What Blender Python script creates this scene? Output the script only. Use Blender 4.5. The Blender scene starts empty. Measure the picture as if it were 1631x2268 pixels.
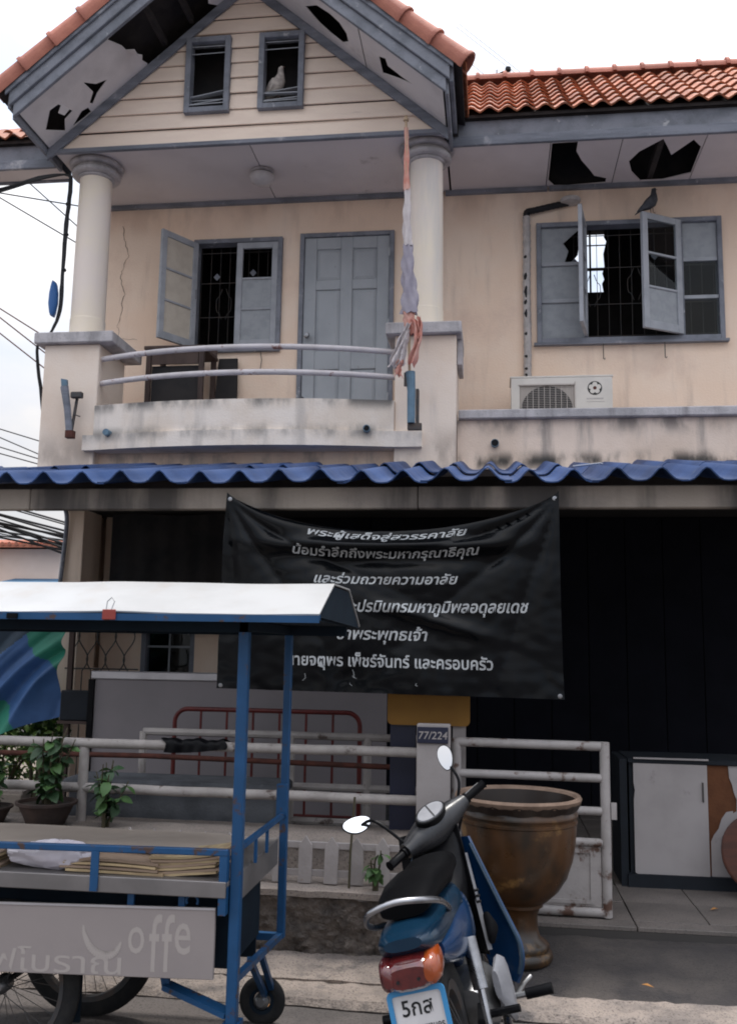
import bpy, bmesh, math, random
from math import sin, cos, pi, radians, sqrt
from mathutils import Vector, Matrix, noise
from mathutils.geometry import delaunay_2d_cdt
random.seed(7)
R = random.uniform
SC = bpy.context.scene
COL = SC.collection

# ------------------------------------------------------------------ camera, sky, sun, exposure
cd = bpy.data.cameras.new('camera')
cam = bpy.data.objects.new('camera', cd); COL.objects.link(cam)
cam.matrix_world = (Matrix.Translation((0, 0, 1.6)) @ Matrix.Rotation(radians(7.53), 4, 'Z')
                    @ Matrix.Rotation(radians(98.22), 4, 'X') @ Matrix.Rotation(radians(.95), 4, 'Z'))
cd.sensor_fit = 'VERTICAL'; cd.sensor_height = 24.0; cd.lens = 24.0 * 2100 / 2268
cd.clip_start = .05; cd.clip_end = 2000
SC.camera = cam
SUN_EL, SUN_AZ = radians(78), radians(15)          # azimuth measured from +Y, clockwise
W = bpy.data.worlds.new('World'); SC.world = W; W.use_nodes = True
nt = W.node_tree; nt.nodes.clear()
def wn(t, **k):
    n = nt.nodes.new(t)
    for a, b in k.items(): setattr(n, a, b)
    return n
sky = wn('ShaderNodeTexSky', sky_type='NISHITA', sun_disc=False, sun_elevation=SUN_EL, sun_rotation=SUN_AZ, air_density=1.2, dust_density=2.5)
tc = wn('ShaderNodeTexCoord')
mp = wn('ShaderNodeMapping'); mp.inputs['Scale'].default_value = (1.0, 1.0, 1.9); mp.inputs['Location'].default_value = (.35, .1, .2)
nz = wn('ShaderNodeTexNoise'); nz.inputs['Scale'].default_value = 2.3; nz.inputs['Detail'].default_value = 7; nz.inputs['Roughness'].default_value = .55
rp = wn('ShaderNodeValToRGB'); rp.color_ramp.elements[0].position = .33; rp.color_ramp.elements[1].position = .5
rp.color_ramp.elements[0].color = (.45, .45, .45, 1)
bs = wn('ShaderNodeBackground'); bs.inputs['Strength'].default_value = .1
bc = wn('ShaderNodeBackground'); bc.inputs['Color'].default_value = (.88, .88, .925, 1)
nz2 = wn('ShaderNodeTexNoise'); nz2.inputs['Scale'].default_value = 3.1; nz2.inputs['Detail'].default_value = 6
rp2 = wn('ShaderNodeValToRGB'); rp2.color_ramp.elements[0].position = .36; rp2.color_ramp.elements[1].position = .62
rp2.color_ramp.elements[0].color = (.55, .66, .84, 1); rp2.color_ramp.elements[1].color = (.94, .91, .895, 1); bc.inputs['Strength'].default_value = 1.0
mx = wn('ShaderNodeMixShader'); wo = wn('ShaderNodeOutputWorld')
L = nt.links.new
# overcast luminance: cloud brightness grows smoothly from the horizon to the zenith
sx = wn('ShaderNodeSeparateXYZ'); L(tc.outputs['Generated'], sx.inputs[0])
cg = wn('ShaderNodeMapRange'); cg.inputs['From Min'].default_value = 0; cg.inputs['From Max'].default_value = 1
pw_ = wn('ShaderNodeMath', operation='POWER', use_clamp=True); pw_.inputs[1].default_value = 1.5; L(sx.outputs['Z'], pw_.inputs[0])
cg.inputs['To Min'].default_value = .45; cg.inputs['To Max'].default_value = 1.8; L(pw_.outputs[0], cg.inputs['Value']); L(cg.outputs[0], bc.inputs['Strength'])
L(mp.outputs[0], nz2.inputs['Vector']); L(nz2.outputs['Fac'], rp2.inputs['Fac']); L(rp2.outputs['Color'], bc.inputs['Color'])
L(tc.outputs['Generated'], mp.inputs['Vector']); L(mp.outputs[0], nz.inputs['Vector']); L(nz.outputs['Fac'], rp.inputs['Fac'])
L(sky.outputs[0], bs.inputs['Color']); L(rp.outputs['Color'], mx.inputs['Fac']); L(bs.outputs[0], mx.inputs[1]); L(bc.outputs[0], mx.inputs[2]); L(mx.outputs[0], wo.inputs['Surface'])
sl = bpy.data.lights.new('sun', 'SUN'); sl.energy = 1.5; sl.angle = radians(9); sl.color = (1, .955, .89)
sun = bpy.data.objects.new('sun', sl); COL.objects.link(sun)
sd = Vector((sin(SUN_AZ) * cos(SUN_EL), cos(SUN_AZ) * cos(SUN_EL), sin(SUN_EL)))
sun.rotation_euler = sd.to_track_quat('Z', 'Y').to_euler(); sun.location = (0, -4, 12)
SC.view_settings.view_transform = 'Standard'; SC.view_settings.look = 'None'
SC.view_settings.exposure = 0.88; SC.view_settings.gamma = 1.0; SC.view_settings.use_curve_mapping = False
SC.render.engine = 'CYCLES'
SC.cycles.use_denoising = True
SC.cycles.max_bounces = 8; SC.cycles.transparent_max_bounces = 12
SC.cycles.filter_width = 1.9

# ------------------------------------------------------------------ mesh helpers
def climb(p):
    while p.parent: p = p.parent
    return p.location
class MB:
    def __init__(s): s.v = []; s.f = []
    def add(s, vs, fs):
        o = len(s.v); s.v += [tuple(v) for v in vs]; s.f += [tuple(i + o for i in f) for f in fs]; return s
    def box(s, x0, x1, y0, y1, z0, z1):
        return s.add([(x0,y0,z0),(x1,y0,z0),(x1,y1,z0),(x0,y1,z0),(x0,y0,z1),(x1,y0,z1),(x1,y1,z1),(x0,y1,z1)],
                     [(0,3,2,1),(4,5,6,7),(0,1,5,4),(1,2,6,5),(2,3,7,6),(3,0,4,7)])
    def hexa(s, vs):
        return s.add(vs, [(0,3,2,1),(4,5,6,7),(0,1,5,4),(1,2,6,5),(2,3,7,6),(3,0,4,7)])
    def bar(s, p, q, w, h, up=(0,0,1)):
        p = Vector(p); q = Vector(q); d = (q - p).normalized(); up = Vector(up)
        sx = d.cross(up)
        if sx.length < 1e-4: sx = d.cross(Vector((1,0,0)))
        sx.normalize(); uz = sx.cross(d)
        a = sx * w / 2; b = uz * h / 2
        return s.hexa([p-a-b, p+a-b, q+a-b, q-a-b, p-a+b, p+a+b, q+a+b, q-a+b])
    def tube(s, pts, r, n=8, closed=False, flat=1.0):
        P = [Vector(p) for p in pts]; m = len(P)
        rs = r if isinstance(r, (list, tuple)) else [r] * m
        T = []
        for i in range(m):
            if closed: t = P[(i+1) % m] - P[i-1]
            else: t = P[min(i+1, m-1)] - P[max(i-1, 0)]
            T.append(t.normalized() if t.length > 1e-9 else Vector((0,0,1)))
        u = Vector((0,0,1)) if abs(T[0].z) < .9 else Vector((1,0,0))
        u = (u - T[0] * u.dot(T[0])).normalized(); vs = []
        for i in range(m):
            u = u - T[i] * u.dot(T[i]); u.normalize(); w = T[i].cross(u)
            for k in range(n):
                a = 2 * pi * k / n; vs.append(P[i] + u * cos(a) * rs[i] * flat + w * sin(a) * rs[i])
        fs = []
        for i in range(m if closed else m - 1):
            j = (i + 1) % m
            for k in range(n):
                k2 = (k + 1) % n; fs.append((i*n+k, i*n+k2, j*n+k2, j*n+k))
        if not closed: fs += [tuple(range(n))[::-1], tuple((m-1)*n + k for k in range(n))]
        return s.add(vs, fs)
    def lathe(s, prof, c=(0,0,0), n=28, mat=None, caps=True):
        vs = []; fs = []; m = len(prof)
        for r, z in prof:
            for k in range(n):
                a = 2 * pi * k / n; v = Vector((r*cos(a), r*sin(a), z))
                if mat: v = mat @ v
                vs.append(v + Vector(c))
        for i in range(m - 1):
            for k in range(n):
                k2 = (k+1) % n; fs.append((i*n+k, i*n+k2, (i+1)*n+k2, (i+1)*n+k))
        if caps: fs += [tuple(range(n))[::-1], tuple((m-1)*n+k for k in range(n))]
        return s.add(vs, fs)
    def loft(s, rings, caps=True, closed=True):
        n = len(rings[0]); vs = [v for r in rings for v in r]; fs = []
        for i in range(len(rings) - 1):
            for k in range(n if closed else n - 1):
                k2 = (k+1) % n; fs.append((i*n+k, i*n+k2, (i+1)*n+k2, (i+1)*n+k))
        if caps and closed: fs += [tuple(range(n))[::-1], tuple((len(rings)-1)*n+k for k in range(n))]
        return s.add(vs, fs)
    def prism(s, poly, fn, t0, t1):
        n = len(poly)
        vs = [fn(a, b, t0) for a, b in poly] + [fn(a, b, t1) for a, b in poly]
        return s.add(vs, [tuple(range(n)), tuple(range(n, 2*n))[::-1]] + [(i, i+n, (i+1) % n + n, (i+1) % n) for i in range(n)])
    def holed(s, outer, holes, fn, t0, t1):
        pts = []; ed = []
        for lp in [outer] + holes:
            o = len(pts); pts += [Vector(p) for p in lp]; ed += [(o+i, o+(i+1) % len(lp)) for i in range(len(lp))]
        vv, ee, ff, *_ = delaunay_2d_cdt(pts, ed, [], 1, 1e-5)
        def inside(p, lp):
            c = False
            for i in range(len(lp)):
                (x1, y1), (x2, y2) = lp[i], lp[i-1]
                if (y1 > p[1]) != (y2 > p[1]) and p[0] < (x2-x1)*(p[1]-y1)/(y2-y1)+x1: c = not c
            return c
        def cen(f): return (sum(vv[i].x for i in f)/len(f), sum(vv[i].y for i in f)/len(f))
        ff = [f for f in ff if inside(cen(f), outer) and not any(inside(cen(f), h) for h in holes)]
        n = len(vv); vs = [fn(p.x, p.y, t0) for p in vv] + [fn(p.x, p.y, t1) for p in vv]
        fs = [tuple(f) for f in ff] + [tuple(i+n for i in f)[::-1] for f in ff]
        cnt = {}
        for f in ff:
            for i in range(len(f)):
                e = (f[i], f[(i+1) % len(f)]); cnt[e] = 1
        for (a, b) in cnt:
            if (b, a) not in cnt: fs.append((a, a+n, b+n, b))
        return s.add(vs, fs)
    def grid(s, nu, nv, fn, wrapu=False):
        vs = [fn(i / (nu - (0 if wrapu else 1)), j / (nv - 1)) for j in range(nv) for i in range(nu)]
        fs = []
        for j in range(nv - 1):
            for i in range(nu if wrapu else nu - 1):
                i2 = (i + 1) % nu; fs.append((j*nu+i, j*nu+i2, (j+1)*nu+i2, (j+1)*nu+i))
        return s.add(vs, fs)
    def sheet(s, nu, nv, fn, th):
        # a two-sided sheet of thickness th, rim closed; fn(u, v) -> Vector
        P = [[Vector(fn(i/(nu-1), j/(nv-1))) for i in range(nu)] for j in range(nv)]
        vs = []; N = []
        for j in range(nv):
            for i in range(nu):
                du = P[j][min(i+1,nu-1)] - P[j][max(i-1,0)]; dv = P[min(j+1,nv-1)][i] - P[max(j-1,0)][i]
                nn = du.cross(dv); nn = nn.normalized() if nn.length > 1e-9 else Vector((0,0,1)); N.append(nn)
        flat = [p for r in P for p in r]; n = nu * nv
        vs = flat + [flat[k] - N[k] * th for k in range(n)]; fs = []
        for j in range(nv - 1):
            for i in range(nu - 1):
                a, b, c, d = j*nu+i, j*nu+i+1, (j+1)*nu+i+1, (j+1)*nu+i
                fs += [(a, b, c, d), (a+n, d+n, c+n, b+n)]
        rim = [i for i in range(nu)] + [j*nu+nu-1 for j in range(1, nv)] + [(nv-1)*nu+i for i in range(nu-2, -1, -1)] + [j*nu for j in range(nv-2, 0, -1)]
        for k in range(len(rim)):
            a, b = rim[k], rim[(k+1) % len(rim)]; fs.append((a, a+n, b+n, b))
        return s.add(vs, fs)
    def mesh(s, name, off=Vector((0,0,0)), smooth=False, bevel=0, weld=False, angle=38, seg=1):
        me = bpy.data.meshes.new(name)
        me.from_pydata([tuple(Vector(v) - off) for v in s.v], [], s.f)
        bm = bmesh.new(); bm.from_mesh(me)
        if weld: bmesh.ops.remove_doubles(bm, verts=bm.verts, dist=1e-4)
        bmesh.ops.recalc_face_normals(bm, faces=bm.faces)
        if bevel:
            es = [e for e in bm.edges if len(e.link_faces) == 2 and e.calc_face_angle(0) > .6]
            bmesh.ops.bevel(bm, geom=es, offset=bevel, segments=seg, affect='EDGES', clamp_overlap=True)
        bm.to_mesh(me); bm.free()
        if smooth:
            for p in me.polygons: p.use_smooth = True
            me.set_sharp_from_angle(angle=radians(angle))
        me.update(); return me
    def build(s, name, mat, parent=None, smooth=False, bevel=0, kind=None, weld=False, angle=38, seg=1, label=None):
        off = climb(parent).copy() if parent else Vector((0,0,0))
        o = bpy.data.objects.new(name, s.mesh(name, off, smooth, bevel, weld, angle, seg))
        o.data.materials.append(MT[mat] if isinstance(mat, str) else mat)
        COL.objects.link(o)
        if parent: o.parent = parent
        if kind: o['kind'] = kind
        if label: o['label'] = label
        return o
def thing(name, label, cat, loc=(0,0,0), group=None):
    o = bpy.data.objects.new(name, None); COL.objects.link(o); o.location = loc; o.empty_display_size = .1
    return tag(o, label, cat, group)
def tag(o, label, cat=None, group=None):
    o['label'] = label
    if cat: o['category'] = cat
    if group: o['group'] = group
    return o
def solo(mb, name, mat, label, cat, group=None, loc=None, **k):
    # a thing that is one mesh; origin at its base
    xs = [v[0] for v in mb.v]; ys = [v[1] for v in mb.v]; zs = [v[2] for v in mb.v]
    off = Vector(loc) if loc else Vector(((min(xs)+max(xs))/2, (min(ys)+max(ys))/2, min(zs)))
    kind = k.pop('kind', None)
    o = bpy.data.objects.new(name, mb.mesh(name, off, **k)); o.location = off
    o.data.materials.append(MT[mat] if isinstance(mat, str) else mat); COL.objects.link(o)
    if kind: o['kind'] = kind
    return tag(o, label, cat, group)
def structure(mb, name, mat, **k):
    o = mb.build(name, mat, None, **k); o['kind'] = 'structure'; return o
def shared(me, name, parent, loc, rot=None, scale=None):
    o = bpy.data.objects.new(name, me); COL.objects.link(o); o.parent = parent
    o.location = Vector(loc) - climb(parent)
    if rot: o.rotation_euler = rot
    if scale: o.scale = scale
    return o
def bez(p0, p1, p2, p3, n=12):
    p0, p1, p2, p3 = map(Vector, (p0, p1, p2, p3)); out = []
    for i in range(n + 1):
        t = i / n; out.append(p0*(1-t)**3 + 3*p1*t*(1-t)**2 + 3*p2*t*t*(1-t) + p3*t**3)
    return out
def smoothpath(P, k=6):
    P = [Vector(p) for p in P]; out = []
    for i in range(len(P) - 1):
        a = P[max(i-1, 0)]; b = P[i]; c = P[i+1]; d = P[min(i+2, len(P)-1)]
        for j in range(k):
            t = j / k; out.append(.5*((2*b) + (c-a)*t + (2*a-5*b+4*c-d)*t*t + (3*b-a-3*c+d)*t**3))
    out.append(P[-1]); return out
def text_geo(body, size=1, shear=0, offset=0, align='CENTER', space=1.0):
    cu = bpy.data.curves.new('txt', 'FONT'); cu.body = body; cu.size = size; cu.shear = shear; cu.offset = offset
    cu.align_x = align; cu.space_character = space; cu.resolution_u = 3
    ob = bpy.data.objects.new('txt', cu); COL.objects.link(ob)
    dg = bpy.context.evaluated_depsgraph_get(); dg.update()
    me = bpy.data.meshes.new_from_object(ob.evaluated_get(dg))
    vs = [v.co.copy() for v in me.vertices]; fs = [tuple(p.vertices) for p in me.polygons]
    bpy.data.objects.remove(ob); bpy.data.curves.remove(cu); bpy.data.meshes.remove(me)
    return vs, fs
def nv(p, s=1.0, o=0.0): return noise.noise(Vector((p[0]*s+o, p[1]*s+o*1.7, p[2]*s-o)))

# ------------------------------------------------------------------ materials
MT = {}
def M(name, col, col2=None, scale=6, lo=.38, hi=.66, rough=.7, rough2=None, metal=0, spec=.4, bump=0, bscale=60, bdist=.01,
      wear=None, streak=None, band=None, stretch=(1,1,1), trans=0, alpha=1, coat=0, ior=1.45, detail=6, rand=0, speck=None):
    m = bpy.data.materials.new(name); m.use_nodes = True; t = m.node_tree; N = t.nodes; b = N['Principled BSDF']; K = t.links.new
    tcn = N.new('ShaderNodeTexCoord'); vec = tcn.outputs['Object']
    def noi(sc, stv=(1,1,1), det=detail, ro=.58):
        mpn = N.new('ShaderNodeMapping'); mpn.inputs['Scale'].default_value = stv; K(vec, mpn.inputs['Vector'])
        q = N.new('ShaderNodeTexNoise'); q.inputs['Scale'].default_value = sc; q.inputs['Detail'].default_value = det; q.inputs['Roughness'].default_value = ro
        K(mpn.outputs[0], q.inputs['Vector']); return q.outputs['Fac']
    def ramp(f, a, c, inv=False):
        q = N.new('ShaderNodeMapRange'); q.inputs['From Min'].default_value = a; q.inputs['From Max'].default_value = c; q.interpolation_type = 'SMOOTHSTEP'
        if inv: q.inputs['To Min'].default_value = 1; q.inputs['To Max'].default_value = 0
        K(f, q.inputs['Value']); return q.outputs['Result']
    def mul(a, c):
        q = N.new('ShaderNodeMath'); q.operation = 'MULTIPLY'; K(a, q.inputs[0])
        if isinstance(c, (int, float)): q.inputs[1].default_value = c
        else: K(c, q.inputs[1])
        return q.outputs[0]
    cur = None
    def mixc(fac, c2):
        nonlocal cur
        q = N.new('ShaderNodeMix'); q.data_type = 'RGBA'; K(fac, q.inputs[0])
        if cur is None: q.inputs[6].default_value = (*col, 1)
        else: K(cur, q.inputs[6])
        q.inputs[7].default_value = (*c2, 1); cur = q.outputs[2]
    if col2: mixc(ramp(noi(scale, stretch), lo, hi), col2)
    if streak:     # (colour, scale, lo, hi, strength) vertical run-down marks
        mixc(mul(ramp(noi(streak[1], (1, 1, .13)), streak[2], streak[3]), streak[4]), streak[0])
    if band:       # [(z centre, half height, colour, strength)] mould at ledges, browner tone along the wall top, broken up by noise
        gp = N.new('ShaderNodeNewGeometry'); sp = N.new('ShaderNodeSeparateXYZ'); K(gp.outputs['Position'], sp.inputs[0])
        for zc, hh, cc, st in band:
            q = N.new('ShaderNodeMath'); q.operation = 'SUBTRACT'; K(sp.outputs['Z'], q.inputs[0]); q.inputs[1].default_value = zc
            q2 = N.new('ShaderNodeMath'); q2.operation = 'ABSOLUTE'; K(q.outputs[0], q2.inputs[0])
            f = mul(ramp(q2.outputs[0], 0, hh, True), ramp(noi(3.3, (1, 1, .45), 8), .42, .62))
            mixc(mul(f, st), cc)
    wf = None
    if wear:       # (colour, scale, lo, hi)
        wf = ramp(noi(wear[1], wear[4] if len(wear) > 4 else (1,1,1), 9, .65), wear[2], wear[3]); mixc(wf, wear[0])
    if speck: mixc(mul(ramp(noi(speck[1], (1,1,1), 4, .7), speck[2], speck[3]), speck[4]), speck[0])
    if rand:       # each piece its own shade
        oi = N.new('ShaderNodeObjectInfo'); q = N.new('ShaderNodeMapRange'); q.inputs['To Min'].default_value = 1-rand; q.inputs['To Max'].default_value = 1+rand; K(oi.outputs['Random'], q.inputs['Value'])
        hs = N.new('ShaderNodeHueSaturation'); K(q.outputs[0], hs.inputs['Value']); K(cur, hs.inputs['Color']); cur = hs.outputs[0]
    if cur is None: b.inputs['Base Color'].default_value = (*col, 1)
    else: K(cur, b.inputs['Base Color'])
    b.inputs['Metallic'].default_value = metal; b.inputs['Specular IOR Level'].default_value = spec; b.inputs['IOR'].default_value = ior
    if rough2 is not None:
        q = N.new('ShaderNodeMapRange'); q.inputs['From Min'].default_value = .35; q.inputs['From Max'].default_value = .65
        q.inputs['To Min'].default_value = rough; q.inputs['To Max'].default_value = rough2; K(noi(scale*1.7), q.inputs['Value']); K(q.outputs[0], b.inputs['Roughness'])
    else: b.inputs['Roughness'].default_value = rough
    b.inputs['Transmission Weight'].default_value = trans; b.inputs['Alpha'].default_value = alpha; b.inputs['Coat Weight'].default_value = coat
    if bump:
        q = N.new('ShaderNodeBump'); q.inputs['Strength'].default_value = bump; q.inputs['Distance'].default_value = bdist
        K(noi(bscale, (1,1,1), 5), q.inputs['Height']); K(q.outputs[0], b.inputs['Normal'])
    MT[name] = m; return m
CR = (.86, .66, .515)
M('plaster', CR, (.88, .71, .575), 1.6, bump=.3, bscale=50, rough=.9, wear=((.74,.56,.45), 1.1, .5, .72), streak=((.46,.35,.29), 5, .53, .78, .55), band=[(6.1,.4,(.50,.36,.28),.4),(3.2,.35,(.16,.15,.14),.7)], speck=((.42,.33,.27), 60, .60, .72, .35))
M('plaster_dirty', (.76,.62,.52), (.68,.54,.44), 2.2, bump=.35, bscale=60, rough=.92, streak=((.22,.2,.19), 4.5, .52, .72, .75),
  band=[(3.72,.11,(.09,.09,.085),.85),(3.53,.16,(.11,.1,.1),.7),(3.2,.12,(.035,.036,.035),.95)], speck=((.42,.33,.27), 60, .60, .72, .35))
M('plaster_pale', (.80,.68,.58), (.74,.60,.49), 1.8, bump=.25, bscale=60, rough=.9, streak=((.36,.33,.33), 4, .56, .76, .5), band=[(3.25,.3,(.3,.24,.2),.6)], speck=((.42,.33,.27), 60, .60, .72, .35))
M('concrete_cap', (.50,.47,.475), (.36,.34,.345), 5, bump=.4, rough=.95, streak=((.17,.16,.16), 7, .5, .7, .6), speck=((.08,.08,.085), 70, .58, .70, .5))
M('parapet', (.78,.70,.63), (.70,.60,.51), 2.4, bump=.3, rough=.92, streak=((.36,.33,.31), 5, .52, .72, .55), band=[(3.70,.12,(.1,.098,.095),.9),(3.42,.1,(.16,.155,.15),.75)], speck=((.42,.33,.27), 60, .60, .72, .35))
M('column_paint', (.84,.735,.59), (.80,.70,.63), 1.1, bump=.12, rough=.85, streak=((.5,.5,.52), 2.2, .5, .68, .6))
M('plank_paint', (.82,.68,.57), (.77,.63,.53), 2.5, bump=.3, bscale=25, rough=.8, stretch=(1,1,4), wear=((.42,.34,.28), 3, .6, .78, (.7,1,5)), rand=0.05)
M('grey_paint', (.225,.235,.27), (.155,.165,.19), 5, rough=.75, bump=.2, wear=((.42,.42,.44), 9, .60, .7), speck=((.08,.08,.085), 70, .58, .70, .5))
M('grey_wood', (.21,.22,.255), (.13,.14,.165), 4, rough=.8, bump=.3, bscale=30, stretch=(.4,1,3), wear=((.44,.43,.45), 3.2, .57, .72), speck=((.08,.08,.085), 70, .58, .70, .5))
M('sash_paint', (.37,.38,.41), (.30,.315,.34), 6, rough=.65, bump=.15, wear=((.17,.17,.18), 11, .62, .74))
M('door_paint', (.37,.39,.415), (.32,.34,.365), 2.4, rough=.55, bump=.1, wear=((.2,.2,.21), 14, .66, .76))
M('ceiling_board', (.68,.63,.63), (.61,.56,.56), 1.4, rough=.95, bump=.1, wear=((.24,.2,.19), 2.5, .62, .82), rand=0.06)
M('soffit_board', (.70,.66,.655), (.58,.545,.54), 2.2, rough=.95, bump=.15, wear=((.3,.27,.26), 4, .6, .8))
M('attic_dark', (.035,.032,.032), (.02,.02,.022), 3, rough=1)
M('roof_tile', (.40,.14,.066), (.28,.09,.05), 3.4, rough=.62, bump=.3, bscale=80, wear=((.2,.085,.05), 6, .58, .78), rand=0.3)
M('ridge_tile', (.48,.19,.13), (.38,.14,.10), 4, rough=.75, bump=.3, bscale=60, wear=((.3,.13,.1), 8, .6, .75), rand=0.18)
M('dark_timber', (.05,.042,.04), (.03,.026,.026), 5, rough=.9, bump=.3)
M('blue_sheet', (.016,.042,.12), (.025,.060,.165), 2.1, rough=.42, rough2=.62, bump=.1, wear=((.20,.20,.21), 5.5, .64, .76), rand=0.22)
M('beam', (.33,.285,.245), (.22,.19,.17), 2.2, rough=.9, bump=.3, streak=((.045,.042,.042), 2.2, .43, .62, .85))
M('glass', (.85,.9,.9), rough=.02, trans=1, ior=1.22, spec=.5)
M('frosted', (.30,.315,.335), (.25,.265,.285), 12, rough=.35, spec=.5, bump=.15, bscale=220, bdist=.003)
M('frosted_warm', (.56,.50,.42), (.5,.44,.37), 9, rough=.4, bump=.15, bscale=220, bdist=.003)
M('iron', (.06,.06,.062), (.09,.07,.06), 20, rough=.6, metal=.3)
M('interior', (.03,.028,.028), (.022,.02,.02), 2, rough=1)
M('shaded_navy', (.006,.0065,.011), (.004,.0045,.008), 3, rough=.8, spec=.15)  # deep carport shade put into the shutter colour, far darker than navy paint
M('white_metal', (.37,.34,.33), (.30,.277,.265), 7, rough=.6, bump=.2, wear=((.10,.055,.04), 7.5, .55, .64))
M('fence_paint', (.37,.335,.315), (.29,.262,.245), 6, rough=.7, bump=.25, wear=((.10,.075,.065), 7.5, .575, .66))
M('rail_paint', (.58,.54,.55), (.5,.46,.46), 6, rough=.5, bump=.15, wear=((.24,.12,.10), 11, .58, .66))
M('pvc_blue', (.12,.2,.27), (.09,.15,.2), 10, rough=.5)
M('black_hole', (.01,.01,.011), rough=1)
M('street', (.135,.118,.11), (.09,.08,.076), 2.2, rough=.95, bump=.5, bscale=90, wear=((.085,.077,.075), 1.3, .56, .74), speck=((.03,.028,.027), 95, .52, .66, .7))
M('kerb', (.31,.258,.222), (.20,.17,.152), 5, rough=.95, bump=.7, bscale=45, bdist=.02, wear=((.10,.09,.088), 3.5, .52, .68), speck=((.03,.028,.027), 95, .52, .66, .7))
M('apron', (.085,.073,.066), (.05,.044,.043), 2.6, rough=.9, bump=.6, bscale=60, bdist=.02, wear=((.034,.031,.033), 1.9, .47, .65), speck=((.03,.028,.027), 95, .52, .66, .7))  # base darkened to carry the awning shadow; blotches are stains
M('yard_tile', (.18,.155,.14), (.13,.114,.104), 3, rough=.55, bump=.1, wear=((.16,.14,.13), 3, .58, .8), rand=0.12, speck=((.03,.028,.027), 95, .52, .66, .7))
M('grout', (.06,.055,.052), rough=1)
M('rough_wall', (.155,.128,.11), (.075,.064,.058), 9, rough=1, bump=1, bscale=38, bdist=.03, wear=((.27,.23,.2), 14, .6, .75))
M('wall_top', (.29,.243,.21), (.22,.187,.166), 4, rough=.95, bump=.5, wear=((.15,.13,.12), 3, .58, .76), speck=((.03,.028,.027), 95, .52, .66, .7))
M('dark_concrete', (.10,.105,.115), (.06,.063,.07), 5, rough=.95, bump=.5, wear=((.2,.2,.21), 3, .62, .8))
M('picket', (.38,.34,.325), (.33,.295,.28), 8, rough=.8, bump=.2, wear=((.3,.22,.18), 14, .64, .74), rand=0.12)
M('grey_board', (.25,.225,.232), (.22,.20,.205), 1.2, rough=.85, bump=.08)
M('alu', (.5,.48,.49), (.42,.4,.41), 5, rough=.45, metal=.5)
M('red_metal', (.12,.017,.014), (.085,.013,.012), 12, rough=.45, wear=((.12,.05,.04), 20, .62, .7))
M('amber_board', (.27,.135,.022), (.24,.115,.02), 3, rough=.6)
M('number_blue', (.018,.02,.04), rough=.4)
M('white_print', (.68,.68,.67), rough=.5)
M('post_white', (.35,.317,.308), (.31,.28,.27), 4, rough=.7, bump=.1, wear=((.3,.26,.24), 6, .62, .78))
M('banner', (.002,.0025,.0033), (.0035,.0042,.0055), 2.5, rough=.17, rough2=.27, spec=.2)
M('banner_print', (.44,.455,.46), (.33,.34,.35), 25, rough=.45)
M('cart_white', (.42,.417,.413), (.38,.376,.37), 3, rough=.4, wear=((.36,.34,.31), 5, .58, .8), streak=((.36,.33,.3), 6, .5, .75, .6))
M('cart_blue', (.011,.060,.15), (.014,.072,.18), 7, rough=.45, wear=((.07,.042,.033), 13, .565, .65))
M('cart_navy', (.007,.013,.022), (.009,.018,.028), 5, rough=.75, spec=.2)
M('stainless', (.235,.217,.212), (.18,.168,.164), 3, rough=.42, rough2=.55, metal=.55, wear=((.25,.22,.21), 5, .6, .8))
M('cart_panel', (.33,.29,.28), (.30,.265,.257), 2, rough=.5, metal=.25, wear=((.30,.265,.26), 3, .58, .8))
M('faded_print', (.375,.333,.31), rough=.6)
M('cardboard', (.33,.235,.17), (.28,.2,.145), 4, rough=.95, bump=.15, rand=0.2)
M('cardboard_top', (.34,.285,.24), (.30,.25,.21), 3, rough=.95, bump=.15)
M('card_edge', (.50,.38,.22), (.30,.215,.13), 40, rough=.95, stretch=(.2,.2,3), rand=0.2)
M('plastic_bag', (.62,.58,.62), (.52,.48,.53), 6, rough=.35, trans=.12, bump=.3, bscale=25)
M('tyre', (.014,.014,.015), (.022,.021,.02), 20, rough=.85, bump=.3)
M('chrome', (.36,.36,.375), (.22,.22,.23), 9, rough=.2, rough2=.4, metal=1, wear=((.16,.11,.08), 14, .62, .74))
M('steel', (.28,.28,.285), (.18,.18,.18), 9, rough=.35, metal=.9)
M('bike_blue', (.004,.026,.078), (.005,.034,.10), 5, rough=.2, coat=.25, spec=.4, wear=((.04,.05,.06), 7, .62, .8))
M('bike_teal', (.004,.021,.044), (.005,.026,.052), 5, rough=.22, coat=.2, spec=.35, wear=((.04,.05,.055), 8, .6, .8))
M('bike_black', (.004,.004,.005), (.008,.008,.009), 10, rough=.3, rough2=.42, spec=.1)
M('bike_grey', (.035,.035,.038), (.022,.022,.024), 8, rough=.24, rough2=.38, spec=.4, wear=((.11,.105,.10), 12, .6, .75))
M('bike_pale', (.24,.24,.255), (.18,.18,.195), 8, rough=.4)
M('seat_vinyl', (.003,.003,.0035), rough=.5, spec=.06, bump=.2, bscale=180, bdist=.002)
M('red_lens', (.10,.012,.012), (.07,.009,.01), 30, rough=.12, coat=.8, spec=.6)
M('orange_lens', (.25,.048,.01), rough=.15, coat=.8)
M('mirror_glass', (.95,.95,.96), rough=.03, metal=1)
M('plate_white', (.66,.64,.64), (.58,.56,.56), 6, rough=.45, wear=((.42,.39,.37), 14, .64, .74))
M('plate_blue', (.05,.24,.48), rough=.4)
M('print_black', (.012,.012,.013), rough=.6)
M('jar_glaze', (.075,.034,.013), (.02,.014,.009), 4, rough=.26, rough2=.45, spec=.4, coat=.2, wear=((.24,.13,.045), 5, .57, .72), stretch=(1,1,.6))
M('jar_lip', (.22,.15,.11), (.15,.10,.073), 9, rough=.75)
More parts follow.
